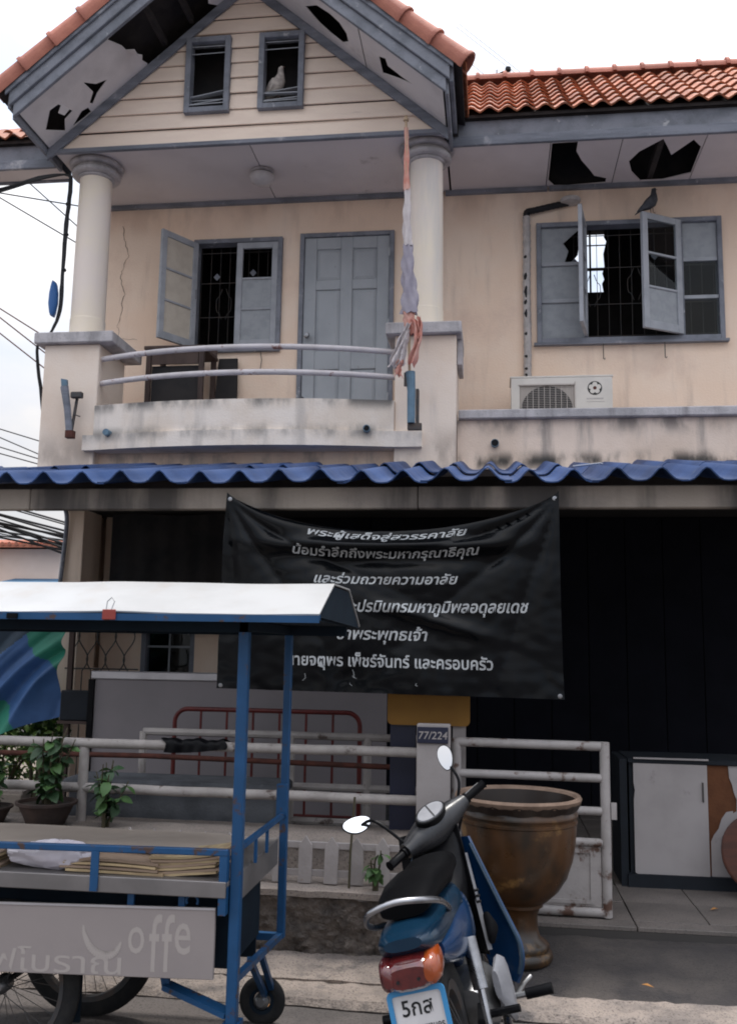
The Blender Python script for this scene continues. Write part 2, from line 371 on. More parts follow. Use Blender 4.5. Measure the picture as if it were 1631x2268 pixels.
M('jar_dark', (.02,.013,.01), rough=.3)
M('pot_clay', (.055,.035,.028), (.03,.022,.02), 6, rough=.85, bump=.3)
M('soil', (.03,.022,.017), (.05,.038,.03), 20, rough=1, bump=.6)
M('leaf_dark', (.028,.062,.026), (.045,.085,.035), 9, rough=.5, spec=.4, rand=0.3)
M('leaf_mid', (.055,.115,.035), (.08,.15,.045), 9, rough=.5, rand=0.25)
M('leaf_bright', (.17,.26,.055), (.115,.19,.04), 7, rough=.55)
M('stem', (.07,.06,.035), rough=.9)
M('flag_red', (.56,.24,.19), (.62,.36,.30), 9, rough=.95)
M('flag_white', (.58,.53,.52), (.5,.45,.45), 9, rough=.95)
M('flag_navy', (.29,.265,.315), (.35,.32,.36), 8, rough=.95)
M('flag_pole', (.48,.36,.24), (.42,.3,.2), 8, rough=.7)
M('cable', (.015,.015,.017), rough=.7)
M('blue_plastic', (.03,.11,.30), rough=.45)
M('cabinet_white', (.37,.34,.337), (.315,.29,.286), 2.5, rough=.6, wear=((.22,.2,.2), 6.5, .60, .76))
M('chipboard', (.13,.052,.024), (.105,.042,.02), 12, rough=.95, bump=.3)
M('cabinet_dark', (.006,.009,.014), (.009,.013,.02), 6, rough=.7)
M('round_wood', (.085,.026,.014), (.055,.018,.01), 5, rough=.5, stretch=(1,1,5))
M('tarp_blue', (.06,.14,.33), (.043,.105,.25), 4, rough=.55)
M('tarp_green', (.04,.25,.17), (.028,.19,.13), 4, rough=.55)
M('tarp_grey', (.035,.06,.09), (.025,.042,.065), 4, rough=.6)
M('feather_dark', (.045,.047,.055), (.07,.072,.082), 18, rough=.75)
M('feather_pale', (.50,.45,.41), (.32,.28,.26), 22, rough=.85)
M('beak', (.16,.1,.08), rough=.6)
M('old_wood', (.075,.05,.042), (.045,.03,.027), 6, rough=.75, bump=.2, stretch=(1,1,.3))
M('lamp_glass', (.55,.52,.52), (.48,.45,.45), 8, rough=.25)
M('ac_case', (.66,.615,.56), (.6,.56,.51), 4, rough=.55, wear=((.42,.36,.31), 6, .64, .78))
M('ac_dark', (.05,.048,.048), rough=.8)
M('ac_grille', (.5,.45,.41), rough=.6)
M('wrap_tape', (.50,.46,.44), (.38,.35,.335), 12, rough=.7, bump=.3)
M('neigh_wall', (.82,.66,.57), (.76,.60,.51), 1.2, rough=.9, bump=.2)
M('neigh_roof', (.42,.16,.1), (.33,.12,.08), 4, rough=.8)
M('neigh_blue', (.05,.14,.24), (.04,.11,.20), 3, rough=.6)
M('binder_red', (.28,.05,.04), rough=.4)
M('rust_brown', (.10,.035,.025), (.06,.024,.018), 14, rough=.9)
M('dirt', (.17,.14,.115), (.24,.2,.165), 5, rough=1, bump=.6)
M('dry_leaf', (.36,.17,.05), rough=.8)
M('white_scrap', (.75,.74,.74), rough=.7)
# ------------------------------------------------------------------ ground
g = MB()
NG = 60
def gfn(u, v):
    return Vector((-150 + 300*u, -60 + 400*v, -.012))
g.grid(2, 2, gfn); structure(g, 'ground', 'street')
# street surface near the camera, slightly uneven
s = MB(); s.grid(70, 40, lambda u, v: Vector((-6 + 12*u, -1.5 + 6.2*v, .006 + .006*nv((u*12, v*6, 0), 1.7))))
structure(s, 'street', 'street', smooth=True)

# ------------------------------------------------------------------ the house
H = thing('house', 'two storey cream house with orange tiled gable and pillared balcony', 'house', (-2.2, 8.6, 0))
def wallholes(xs0, xs1, z0, z1, y0, y1, holes):
    xs = sorted({xs0, xs1, *[h[0] for h in holes], *[h[1] for h in holes]}); zs = sorted({z0, z1, *[h[2] for h in holes], *[h[3] for h in holes]})
    def solid(i, j):
        if not (0 <= i < len(xs)-1 and 0 <= j < len(zs)-1): return False
        cx = (xs[i]+xs[i+1])/2; cz = (zs[j]+zs[j+1])/2
        return not any(h[0] < cx < h[1] and h[2] < cz < h[3] for h in holes)
    m = MB()
    for i in range(len(xs)-1):
        for j in range(len(zs)-1):
            if not solid(i, j): continue
            a, b, c, d = xs[i], xs[i+1], zs[j], zs[j+1]
            for y, fl in ((y0, 0), (y1, 1)):
                q = [(a,y,c),(b,y,c),(b,y,d),(a,y,d)]; m.add(q, [(0,1,2,3) if not fl else (3,2,1,0)])
            if not solid(i-1, j): m.add([(a,y0,c),(a,y1,c),(a,y1,d),(a,y0,d)], [(0,1,2,3)])
            if not solid(i+1, j): m.add([(b,y0,c),(b,y1,c),(b,y1,d),(b,y0,d)], [(3,2,1,0)])
            if not solid(i, j-1): m.add([(a,y0,c),(b,y0,c),(b,y1,c),(a,y1,c)], [(0,1,2,3)])
            if not solid(i, j+1): m.add([(a,y0,d),(b,y0,d),(b,y1,d),(a,y1,d)], [(3,2,1,0)])
    return m
MB().box(-4.1, 4.2, 9.02, 9.1, 6.182, 7.0).build('attic_wall', 'attic_dark', H)  # added near black, so the torn soffit holes look unlit
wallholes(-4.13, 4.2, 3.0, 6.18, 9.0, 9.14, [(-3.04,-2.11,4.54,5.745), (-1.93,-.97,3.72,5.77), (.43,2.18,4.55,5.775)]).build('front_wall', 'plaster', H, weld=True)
w = MB().box(-4.13, -4.0, 9.142, 10.4, 0, 6.6); w.build('side_wall', 'plaster', H)
w = MB().box(4.08, 4.2, 9.142, 10.4, 0, 6.6); w.build('side_wall', 'plaster', H)
wallholes(-4.13, 4.2, 0, 6.9, 10.402, 10.52, [(.92,1.30,5.6,6.33)]).build('back_wall', 'interior', H, weld=True)
MB().box(-.25, -.15, 9.142, 10.4, 3.3, 6.5).build('inner_wall', 'interior', H)
MB().box(-4.0, 4.08, 9.142, 10.4, 3.2, 3.5).build('upper_floor', 'interior', H)
MB().box(-4.0, 4.08, 9.142, 10.4, 6.5, 6.56).build('inner_ceiling', 'interior', H)
# broken leaf of the rear window, seen against the sky through the front window
rw = MB(); rw.box(1.085, 1.105, 10.40, 10.43, 5.6, 6.33); rw.box(.92, 1.30, 10.40, 10.43, 5.86, 5.885); rw.box(.92, 1.3, 10.405, 10.42, 6.15, 6.16)
rwo = rw.build('rear_window', 'iron', H)
gb = MB(); gb.prism([(1.30,6.33),(1.30,5.6),(1.235,5.6),(1.22,5.7),(1.245,5.75),(1.225,5.82),(1.25,5.9),(1.24,6.05),(1.275,6.2),(1.25,6.25),(1.26,6.33)], lambda a,b,t:(a,10.41+t,b), 0, .004)
gb.prism([(.92,6.33),(.92,6.0),(.96,6.05),(.98,6.22),(1.03,6.3),(1.06,6.33)], lambda a,b,t:(a,10.41+t,b), 0, .004)
gb.build('glass_shard', 'interior', rwo)

# ceilings and soffits
zs0 = lambda x: 7.745 - .856*abs(x+2.24)
def flat(z): return lambda a, b, t: (a, b, z + t)
rj = lambda: R(-.004, .004)
cl = MB(); cl.box(-4.06, -2.205, 7.88, 8.985, 6.16, 6.172).build('ceiling_panel', 'ceiling_board', H)
MB().box(-2.197, -.42, 7.88, 8.985, 6.163, 6.175).build('ceiling_panel', 'ceiling_board', H)
MB().box(-.40, .525, 8.13, 8.985, 6.16, 6.17).build('ceiling_panel', 'ceiling_board', H)
Gh = [(.54,8.16),(.77,8.155),(.77,8.32),(.83,8.49),(.92,8.67),(.98,8.8),(1.1,8.86),(1.1,8.95),(.74,8.978),(.61,8.97),(.545,8.85),(.542,8.42)]
Hh_ = [(1.27,8.55),(1.34,8.38),(1.52,8.18),(1.58,8.32),(1.64,8.47),(1.79,8.22),(1.88,8.35),(1.885,8.83),(1.64,8.94),(1.43,8.94),(1.32,8.75)]
MB().holed([(.533,8.13),(1.16,8.13),(1.16,8.985),(.533,8.985)], [Gh], flat(6.16), 0, .01).build('ceiling_panel', 'ceiling_board', H, label='torn soffit panel with a large dark hole')
MB().holed([(1.167,8.13),(1.892,8.13),(1.892,8.985),(1.167,8.985)], [Hh_], flat(6.158), 0, .01).build('ceiling_panel', 'ceiling_board', H, label='soffit panel with a jagged notched hole')
MB().box(1.90, 3.1, 8.13, 8.985, 6.16, 6.17).build('ceiling_panel', 'ceiling_board', H)
MB().box(3.107, 4.2, 8.13, 8.985, 6.16, 6.17).build('ceiling_panel', 'ceiling_board', H)
MB().box(-5.1, -4.14, 8.13, 8.36, 6.16, 6.17).build('ceiling_panel', 'ceiling_board', H)
MB().box(-5.1, -4.14, 8.362, 8.39, 6.14, 6.6).build('eave_back', 'grey_wood', H)
for xa, xb in ((-4.0,-.5), (-.46,.54), (.56,4.2)):
    m = MB(); m.bar((xa, 8.975, 6.137), (xb, 8.975, 6.137), .045, .04); m.build('ceiling_moulding', 'grey_paint', H)
# joists in the dark above the torn soffit
for x in (1.5, 2.4): MB().box(x, x+.05, 8.14, 8.99, 6.19, 6.27).build('joist', 'dark_timber', H)
# scraps of board hanging from the torn edges
def flap(pts): MB().add([Vector(p) for p in pts] + [Vector(p)+Vector((0,0,.007)) for p in pts], [tuple(range(len(pts))), tuple(range(len(pts),2*len(pts)))[::-1]] + [(i, i+len(pts), (i+1) % len(pts)+len(pts), (i+1) % len(pts)) for i in range(len(pts))]).build('board_scrap', 'soffit_board', H)
flap([(-3.82,7.46,zs0(-3.82)-.001),(-3.80,7.58,zs0(-3.80)-.001),(-3.84,7.57,zs0(-3.84)-.03),(-3.86,7.49,zs0(-3.86)-.035)]); flap([(-3.25,7.47,zs0(-3.25)-.001),(-3.22,7.56,zs0(-3.22)-.001),(-3.16,7.55,zs0(-3.16)-.09),(-3.17,7.47,zs0(-3.17)-.07)])
# columns
def column(cx, label):
    c = MB().lathe([(.165,4.385),(.165,4.40),(.162,4.41),(.162,4.60),(.157,4.605),(.156,5.2),(.15,6.02)], (cx,8.15,0), 40).build('column', 'column_paint', H, smooth=True, label=label)
    k = MB(); prof = [(.152,5.995)]
    for z0, r, h in ((6.0,.175,.02), (6.025,.23,.055), (6.085,.20,.02), (6.105,.255,.05)):
        for i in range(7):
            a = -pi/2 + pi*i/6; prof.append((r - h/2 + h/2*cos(a), z0 + h/2 + h/2*sin(a)))
    prof.append((.2,6.158)); k.lathe(prof, (cx,8.15,0), 40).build('capital', 'concrete_cap', c, smooth=True, angle=60)
column(-3.765, 'cream column beside the black cables'); column(-.595, 'cream column behind the tattered flag')
# pedestals and their caps
for x0, x1 in ((-4.02,-3.5), (-.83,-.305)):
    p = MB().box(x0, x1, 7.85, 8.45, 3.1, 4.28).build('pedestal', 'plaster_pale', H, bevel=.008)
    MB().box(x0-.08, x1+(.14 if x0 < -2 else .045), 7.79, 8.52, 4.281, 4.383).build('pedestal_cap', 'concrete_cap', p, bevel=.008)
MB().box(-.30, -.262, 8.0, 8.45, 4.06, 4.28).build('pedestal_bracket', 'concrete_cap', H)
# balcony
XA, XB = -3.5, -.83; XM = (XA+XB)/2; HWD = (XB-XA)/2
def yb(x, bulge, y0=7.86): return y0 - bulge*max(0, 1 - ((x-XM)/HWD)**2)
def arc(xa, xb, b, y0, th, z0, z1, n=30, back=None):
    m = MB(); rings = []
    for i in range(n+1):
        x = xa + (xb-xa)*i/n; y = yb(x, b, y0); y2 = back if back else y + th
        rings.append([(x,y,z0),(x,y,z1),(x,y2,z1),(x,y2,z0)])
    return m.loft(rings)
arc(XA, XB, .15, 7.82, .1, 3.42, 3.70).build('parapet', 'parapet', H, smooth=True)
arc(-3.585, -.59, .15, 7.79, .1, 3.29, 3.425, back=7.96).build('balcony_slab', 'parapet', H, smooth=True)
MB().box(-3.5, -.83, 7.86, 8.99, 3.426, 3.5).build('balcony_floor', 'concrete_cap', H)
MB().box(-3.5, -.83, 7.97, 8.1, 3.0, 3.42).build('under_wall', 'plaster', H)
MB().box(-4.1, 4.2, 7.8, 8.3, 3.02, 3.095).build('ledge', 'concrete_cap', H, bevel=.01)
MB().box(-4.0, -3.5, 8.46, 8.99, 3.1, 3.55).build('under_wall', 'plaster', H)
for z in (4.155, 3.93):
    pts = [(XA-.03 + (XB-XA+.06)*i/26, yb(XA + (XB-XA)*i/26, .27, 7.93), z) for i in range(27)]
    MB().tube(pts, .026, 10).build('balcony_rail', 'rail_paint', H, smooth=True)
for x, lab, mt in ((-3.34,'blue drain stub','pvc_blue'), (-1.055,'drain stub with dark open mouth','pvc_blue')):
    y = yb(x,.15,7.79); m = MB(); m.tube([(x,y+.05,3.435),(x+.01,y-.06,3.43)], .03, 14)
    o = m.build('drain_pipe', mt, H, smooth=True, label=lab)
    MB().tube([(x+.01,y-.0605,3.43),(x+.01,y-.062,3.43)], .024, 14).build('pipe_mouth', 'black_hole' if x > -2 else 'pvc_blue', o)
# low parapet under the right window
MB().box(-.30, 4.2, 8.0, 8.14, 3.05, 3.56).build('parapet', 'plaster_dirty', H)
MB().box(-.29, 4.2, 7.94, 8.2, 3.562, 3.64).build('parapet_coping', 'concrete_cap', H, bevel=.008)
MB().box(-.30, 4.2, 8.142, 8.99, 3.3, 3.46).build('gutter_floor', 'concrete_cap', H)
m = MB(); m.tube([(.02,8.02,3.352),(.02,7.95,3.35)], .034, 14); o = m.build('drain_pipe', 'pvc_blue', H, smooth=True)
MB().tube([(.02,7.9495,3.35),(.02,7.948,3.35)], .029, 14).build('pipe_mouth', 'black_hole', o)
# crack and chipped plaster on the balcony wall
cr = [(-3.83,8.998,5.95),(-3.80,8.998,5.8),(-3.76,8.998,5.62),(-3.80,8.998,5.5),(-3.83,8.998,5.38),(-3.78,8.998,5.2),(-3.80,8.998,5.02),(-3.83,8.998,4.85),(-3.80,8.998,4.72),(-3.55,8.998,4.70)]
P = []
for i in range(len(cr)-1):
    for j in range(5):
        t = j/5; q = Vector(cr[i]).lerp(Vector(cr[i+1]), t); P.append(q + Vector((R(-.012,.012),0,R(-.008,.008))))
MB().tube(P, [R(.0008,.003) for _ in P], 5).build('crack', 'rust_brown', H)

# gable -------------------------------------------------------------
GX, TG, GZ = -2.24, .856, 7.745
zs_ = lambda x: GZ - TG*abs(x-GX)
GW = MB()
GW.box(-3.95,-.5,7.885,7.94,6.18,6.23)
for x in (-3.6,-2.93,-2.24,-1.55,-.9): GW.box(x-.03, x+.03, 7.885, 7.94, 6.18, zs_(x)-.02)
GWo = GW.build('gable_wall', 'dark_timber', H)
wins = [(-2.804,-2.38,6.44,7.19), (-2.112,-1.69,6.44,7.19)]
rows = [6.165,6.321,6.481,6.641,6.795,6.945,7.093,7.243,7.391,7.54,7.73]
def plank(poly, z0, z1):
    sk = R(-.003,.003); dy = R(-.004,.003)
    def fn(a, b, t):
        y = 7.846 - .022*(z1-b)/(z1-z0) + t + dy
        return (a, y, b + sk*(a+2.2))
    MB().prism(poly, fn, 0, .018).build('plank', 'plank_paint', GWo)
for i in range(len(rows)-1):
    z0, z1 = rows[i]-.006, rows[i+1]-.010
    xl = lambda z: GX - (GZ-z)/TG
    xr = lambda z: GX + (GZ-z)/TG
    if z0 < 6.47 or z0 > 7.18: plank([(xl(z0),z0),(xr(z0),z0),(xr(z1),z1),(xl(z1),z1)], z0, z1)
    else:
        a, b, c, d = wins[0][0]+.02, wins[0][1]-.02, wins[1][0]+.02, wins[1][1]-.02
        plank([(xl(z0),z0),(a,z0),(a,z1),(xl(z1),z1)], z0, z1); plank([(b,z0),(c,z0),(c,z1),(b,z1)], z0, z1); plank([(d,z0),(xr(z0),z0),(xr(z1),z1),(d,z1)], z0, z1)
        if z1 > 7.19:
            for e, f in ((a,b),(c,d)): plank([(e,7.178),(f,7.178),(f,z1),(e,z1)], z0, z1)
for k, (x0, x1, z0, z1) in enumerate(wins):
    f = MB(); fw = .052
    for bx in ((x0,x0+fw,z0,z1), (x1-fw,x1,z0,z1), (x0+fw,x1-fw,z0,z0+fw), (x0+fw,x1-fw,z1-fw,z1)): f.box(bx[0],bx[1],7.785,7.90,bx[2],bx[3])
    fo = f.build('gable_window', 'grey_paint', H, bevel=.004, label=['gable window with broken louvres and nothing inside','gable window where a pale pigeon sits'][k])
    def slat(za, zb, y, t):
        MB().hexa([(x0+.05,y,za),(x1-.05,y,zb),(x1-.05,y+.07,zb+t),(x0+.05,y+.07,za+t),(x0+.05,y,za+.008),(x1-.05,y,zb+.008),(x1-.05,y+.07,zb+t+.008),(x0+.05,y+.07,za+t+.008)]).build('louvre', 'sash_paint', fo)
    slat(z1-.16, z1-.155, 7.82, .05); slat(z1-.085, z1-.085, 7.82, .05)
    if k == 0:
        slat(z0+.17, z0+.225, 7.83, .01); slat(z0+.09, z0+.13, 7.82, .03); slat(z0+.075, z0+.085, 7.80, .04)
        slat(z0+.15, z0+.155, 7.86, .02)
    else:
        slat(z0+.155, z0+.15, 7.81, .015); slat(z0+.09, z0+.11, 7.82, .03); slat(z0+.20, z0+.24, 7.87, .0); slat(z0+.07, z0+.075, 7.80, .04)
MB().prism([(-4.0,6.2),(-.48,6.2),(-2.24,7.7)], lambda a,b,t:(a,8.1+t,b), 0, .03).build('attic_lining', 'attic_dark', H)  # near black sheet in place of the unlit attic depth
# gable roof: deck, barge boards, sloping soffits
GR = MB()
for sg in (-1, 1):
    a = [(GX, GZ+.262), (GX+sg*2.0, GZ+.262-TG*2.0), (GX+sg*2.0, GZ+.30-TG*2.0), (GX, GZ+.30)]
    ye = lambda z: 8.03 + (z-6.40)/.8025 + .12
    GR.hexa([(a[0][0],7.16,a[0][1]),(a[1][0],7.16,a[1][1]),(a[1][0],ye(a[1][1]),a[1][1]),(a[0][0],ye(a[0][1]),a[0][1]),(a[3][0],7.16,a[3][1]),(a[2][0],7.16,a[2][1]),(a[2][0],ye(a[2][1]),a[2][1]),(a[3][0],ye(a[3][1]),a[3][1])])
roofg = GR.build('gable_roof', 'dark_timber', H)
for sg in (-1, 1):
    def strip(u0, u1, d0, d1, ya, yc, name, mt, par):
        MB().prism([(GX+sg*u0, GZ-TG*u0+d0),(GX+sg*u1, GZ-TG*u1+d0),(GX+sg*u1, GZ-TG*u1+d1),(GX+sg*u0, GZ-TG*u0+d1)], lambda x,z,t:(x,t,z), ya, yc).build(name, mt, par, bevel=.004)
    strip(0, 1.90, .085, .25, 7.14, 7.175, 'barge_board', 'grey_paint', roofg)
    strip(0, 1.87, -.035, .082, 7.165, 7.20, 'barge_board', 'grey_paint', roofg)
    strip(0.005, 1.93, .2, .258, 7.118, 7.138, 'barge_board', 'grey_wood', roofg)
    strip(.01, 1.86, -.105, -.002, 7.79, 7.822, 'rake_trim', 'grey_wood', roofg)
    X = GX + sg*1.86
    e = MB(); e.box(min(X,X+sg*.03), max(X,X+sg*.03), 7.202, 8.12, 6.105, 6.30); e.build('eave_board', 'grey_paint', roofg, bevel=.004)
    e = MB(); e.box(min(X+sg*.035,X+sg*.07), max(X+sg*.035,X+sg*.07), 7.18, 8.0, 6.2, 6.35); e.build('eave_board', 'grey_wood', roofg, bevel=.004)
sof = lambda sg: (lambda a, b, t: (a, b, zs_(a) + t))
FL = sof(-1)
Bh = [(-4.02,7.59),(-3.91,7.43),(-3.84,7.44),(-3.79,7.62),(-3.87,7.64),(-3.92,7.76)]
Ch = [(-3.61,7.44),(-3.55,7.55),(-3.47,7.6),(-3.58,7.65),(-3.65,7.72),(-3.665,7.69),(-3.6,7.61),(-3.615,7.46)]
Dh = [(-3.74,7.7),(-3.69,7.72),(-3.69,7.79),(-3.76,7.79),(-3.86,7.78)]
MB().holed([(-4.08,7.205),(-3.33,7.205),(-3.26,7.40),(-3.25,7.47),(-3.22,7.56),(-3.17,7.66),(-3.19,7.71),(-3.17,7.79),(-3.2,7.835),(-4.08,7.835)], [Bh,Ch,Dh], FL, 0, .008).build('rake_soffit', 'soffit_board', roofg, label='broken white soffit board under the gable rake')
MB().prism([(-2.56,7.205),(-2.242,7.205),(-2.242,7.835),(-2.5,7.835),(-2.58,7.7),(-2.53,7.5),(-2.62,7.35)], FL, 0, .008).build('rake_soffit', 'soffit_board', roofg)
Eh = [(-1.63,7.52),(-1.5,7.37),(-1.38,7.35),(-1.3,7.38),(-1.25,7.47),(-1.25,7.59),(-1.31,7.67),(-1.41,7.66),(-1.51,7.63),(-1.58,7.57)]
Fh = [(-.96,7.46),(-.9,7.42),(-.89,7.51),(-.76,7.52),(-.67,7.51),(-.79,7.58),(-.95,7.69)]
MB().holed([(-2.238,7.205),(-1.12,7.205),(-1.12,7.835),(-2.238,7.835)], [Eh], FL, 0, .008).build('rake_soffit', 'soffit_board', roofg, label='white soffit board with an oval hole')
MB().holed([(-1.112,7.205),(-.40,7.205),(-.40,7.835),(-1.112,7.835)], [Fh], FL, .003, .011).build('rake_soffit', 'soffit_board', roofg, label='white soffit board with a torn slit')
# loose timbers seen through the torn soffit
for x in (-3.05,-2.8): 
    MB().box(x, x+.045, 7.22, 7.84, zs_(x)+.10, zs_(x)+.16).build('batten', 'dark_timber', roofg)
MB().box(-4.06, -.42, 7.80, 7.845, 6.118, 6.158).build('gable_trim', 'grey_wood', H, bevel=.004)
# gable roof covering
for sg in (-1, 1):
    def fn(u, v):
        d = 2.03*v; zz = GZ+.30-TG*d; y = 7.2 + (8.03+(zz-6.40)/.8025+.1-7.2)*u
        return Vector((GX+sg*d, y, GZ+.32-TG*d + .035*abs(sin(pi*y/.165)) + .012*((d/.3) % 1)))
    MB().sheet(91, 29, fn, .012).build('roof_tiles', 'roof_tile', roofg, smooth=True, kind='stuff')
# rake tiles
def half_barrel(L_, r0, r1, a0, a1, n=9, lip=.012):
    m = MB(); rings = []
    for x, r in ((0,r0+lip),(.03,r0+lip),(.045,r0),(L_,r1)):
        rings.append([Vector((x, -r*cos(a0+(a1-a0)*k/n), r*sin(a0+(a1-a0)*k/n))) for k in range(n+1)])
    inn = [[Vector((v.x, v.y*.86, v.z*.86-.002)) for v in rg] for rg in (rings[0], rings[-1])]
    m.loft(rings, closed=False); m.loft([inn[0], rings[0]], closed=False); m.loft(inn, closed=False)
    return m
rt = half_barrel(.40, .10, .088, radians(-48), radians(190)).mesh('rake_tile', smooth=True); rt.materials.append(MT['ridge_tile'])
th = math.atan(TG)
for sg in (-1, 1):
    for k in range(9):
        s_ = 2.04/cos(th) - k*.335
        d = s_*cos(th)
        if d < .05: continue
        yy = 7.17
        o = shared(rt, 'rake_tile', roofg, (GX+sg*d, yy, GZ+.33-TG*d), (R(-.03,.03), -th + R(-.012,.012), 0 if sg < 0 else pi), (1, 1 if sg < 0 else -1, 1))
# main roof ---------------------------------------------------------
Y0, Z0, Y1, Z1 = 8.03, 6.40, 9.6, 7.66
ph = math.atan2(Z1-Z0, Y1-Y0); SLEN = math.hypot(Z1-Z0, Y1-Y0)
mr = MB()
mr.prism([(Y0,Z0-.03),(Y1,Z1-.03),(Y1,Z1),(Y0,Z0)], lambda a,b,t:(t,a,b), -4.2, 4.3)
mr.prism([(Y0,Z0-.03),(8.38,6.65),(8.38,6.68),(Y0,Z0)], lambda a,b,t:(t,a,b), -5.15, -4.201)
mr.prism([(Y1,Z1-.03),(10.6,6.86),(10.6,6.89),(Y1,Z1)], lambda a,b,t:(t,a,b), -4.2, 4.3)
roofm = mr.build('main_roof', 'dark_timber', H)
tl = MB(); nx = 12
def hprof(x): return .044*(.5-.5*cos(2*pi*(x/.165)))**.85
r0 = [Vector((.33*i/nx, -.0, hprof(.33*i/nx)+.016)) for i in range(nx+1)]
r1 = [Vector((.33*i/nx, .31, hprof(.33*i/nx)-.006)) for i in range(nx+1)]
rb = [Vector((v.x, .002, v.z-.017)) for v in r0]
tl.loft([rb, r0, r1], closed=False); tme = tl.mesh('tile', smooth=True, angle=60); tme.materials.append(MT['roof_tile'])
def tile_rows(x0, ncol, nr=8):
    for r_ in range(nr):
        s_ = -.035 + r_*.252
        for c in range(ncol):
            x = x0 + .33*c
            shared(tme, 'tile', roofm, (x + R(-.003,.003), Y0 + s_*cos(ph) - .02*sin(ph), Z0 + s_*sin(ph) + .018*cos(ph) + R(-.002,.002)), (ph - .03 + R(-.008,.008), 0, R(-.008,.008)))
tile_rows(-.27, 13); tile_rows(-5.13, 3, 2)
hid = MB(); hid.sheet(60, 3, lambda u, v: Vector((-4.13+3.84*u, Y0+(Y1-Y0)*v, Z0+(Z1-Z0)*v+.03+.03*abs(sin(pi*u*3.84/.165)))), .01)
hid.build('roof_tiles', 'roof_tile', roofm, kind='stuff')
rc = half_barrel(.34, .105, .098, 0, pi, 10, .02).mesh('ridge_cap', smooth=True); rc.materials.append(MT['ridge_tile'])
for k in range(29): shared(rc, 'ridge_cap', roofm, (-4.2+.288*k, Y1, Z1+.03), (0, R(-.01,.01), R(-.01,.01)))
def fascia(xa, xb):
    MB().box(xa, xb, 8.04, 8.075, 6.115, 6.205).build('fascia_board', 'grey_wood', roofm, bevel=.005)
    MB().box(xa, xb, 8.077, 8.112, 6.195, 6.37).build('fascia_board', 'grey_paint', roofm, bevel=.005)
    MB().box(xa, xb, 8.07, 8.10, 6.372, 6.40).build('eave_batten', 'dark_timber', roofm)
fascia(-.375, 4.2); fascia(-5.1, -4.14)
MB().box(-.365, -.3, 7.98, 8.035, 6.2, 6.42).build('valley_end', 'dark_timber', roofm)

# door --------------------------------------------------------------
df = MB()
for b in ((-1.93,-1.885,3.72,5.77), (-1.015,-.97,3.72,5.77), (-1.885,-1.015,5.728,5.77)): df.box(b[0],b[1],8.965,9.08,b[2],b[3])
D = df.build('door', 'grey_paint', H, bevel=.004)
lf = MB(); X0, X1, ZB, ZT = -1.882, -1.018, 3.74, 5.724
sw = .125; cxm = (X0+X1)/2
zr = [(ZB,ZB+.22), (4.34,4.53), (5.17,5.27), (ZT-.125,ZT)]
lf.box(X0,X0+sw,8.985,9.02,ZB,ZT); lf.box(X1-sw,X1,8.985,9.02,ZB,ZT); lf.box(cxm-.06,cxm+.06,8.985,9.02,ZB,ZT)
for a, b in zr:
    lf.box(X0+sw,cxm-.06,8.985,9.02,a,b); lf.box(cxm+.06,X1-sw,8.985,9.02,a,b)
lf.build('door_leaf', 'door_paint', D, bevel=.005)
for a, b in ((zr[0][1],zr[1][0]), (zr[1][1],zr[2][0]), (zr[2][1],zr[3][0])):
    for xa, xb in ((X0+sw,cxm-.06), (cxm+.06,X1-sw)):
        pn = MB(); e = .035
        pn.add([(xa,9.004,a),(xb,9.004,a),(xb,9.004,b),(xa,9.004,b),(xa+e,8.990,a+e),(xb-e,8.990,a+e),(xb-e,8.990,b-e),(xa+e,8.990,b-e),(xa,9.015,a),(xb,9.015,a),(xb,9.015,b),(xa,9.015,b)],
               [(0,1,5,4),(1,2,6,5),(2,3,7,6),(3,0,4,7),(4,5,6,7),(8,9,10,11)])
        pn.build('door_panel', 'door_paint', D)
MB().lathe([(.012,0),(.012,.03),(.028,.042),(.031,.058),(.022,.073),(.003,.077)], (-1.83,8.985,4.68), 16, Matrix.Rotation(radians(90),4,'X')).build('door_knob', 'chrome', D, smooth=True)
for z in (5.5,4.75,4.0): MB().box(-1.024,-1.008,8.968,8.984,z,z+.09).build('hinge', 'steel', D)

# windows -----------------------------------------------------------
def sash(par, hx, hy, w_, z0, z1, ang, sg, pm, st=.062, mat='sash_paint', name='sash'):
    ca, sa = cos(ang), sin(ang)
    def T(a, d, z): return (hx + sg*a*ca - sg*d*sa*1.0, hy - a*sa - d*ca, z)
    def bx(m, a0, a1, d0, d1, b0, b1): m.hexa([T(a0,d0,b0),T(a1,d0,b0),T(a1,d1,b0),T(a0,d1,b0),T(a0,d0,b1),T(a1,d0,b1),T(a1,d1,b1),T(a0,d1,b1)])
    f = MB(); bx(f,0,st,-.018,.018,z0,z1); bx(f,w_-st,w_,-.018,.018,z0,z1); bx(f,st,w_-st,-.017,.017,z0,z0+st*1.25); bx(f,st,w_-st,-.017,.017,z1-st,z1)
    i0, i1 = z0+st*1.25, z1-st; hgt = (i1-i0)/3; mu = .022
    for k in (1,2): bx(f,st,w_-st,-.015,.015,i0+k*hgt-mu/2,i0+k*hgt+mu/2)
    f.build(name, mat, par, bevel=.003)
    for k in range(3):
        if pm[k] is None: continue
        p = MB(); bx(p,st-.004,w_-st+.004,-.003,.003,i0+k*hgt+(mu/2 if k else 0)-.003,i0+(k+1)*hgt-(mu/2 if k < 2 else 0)+.003)
        p.build('pane', pm[k], par)
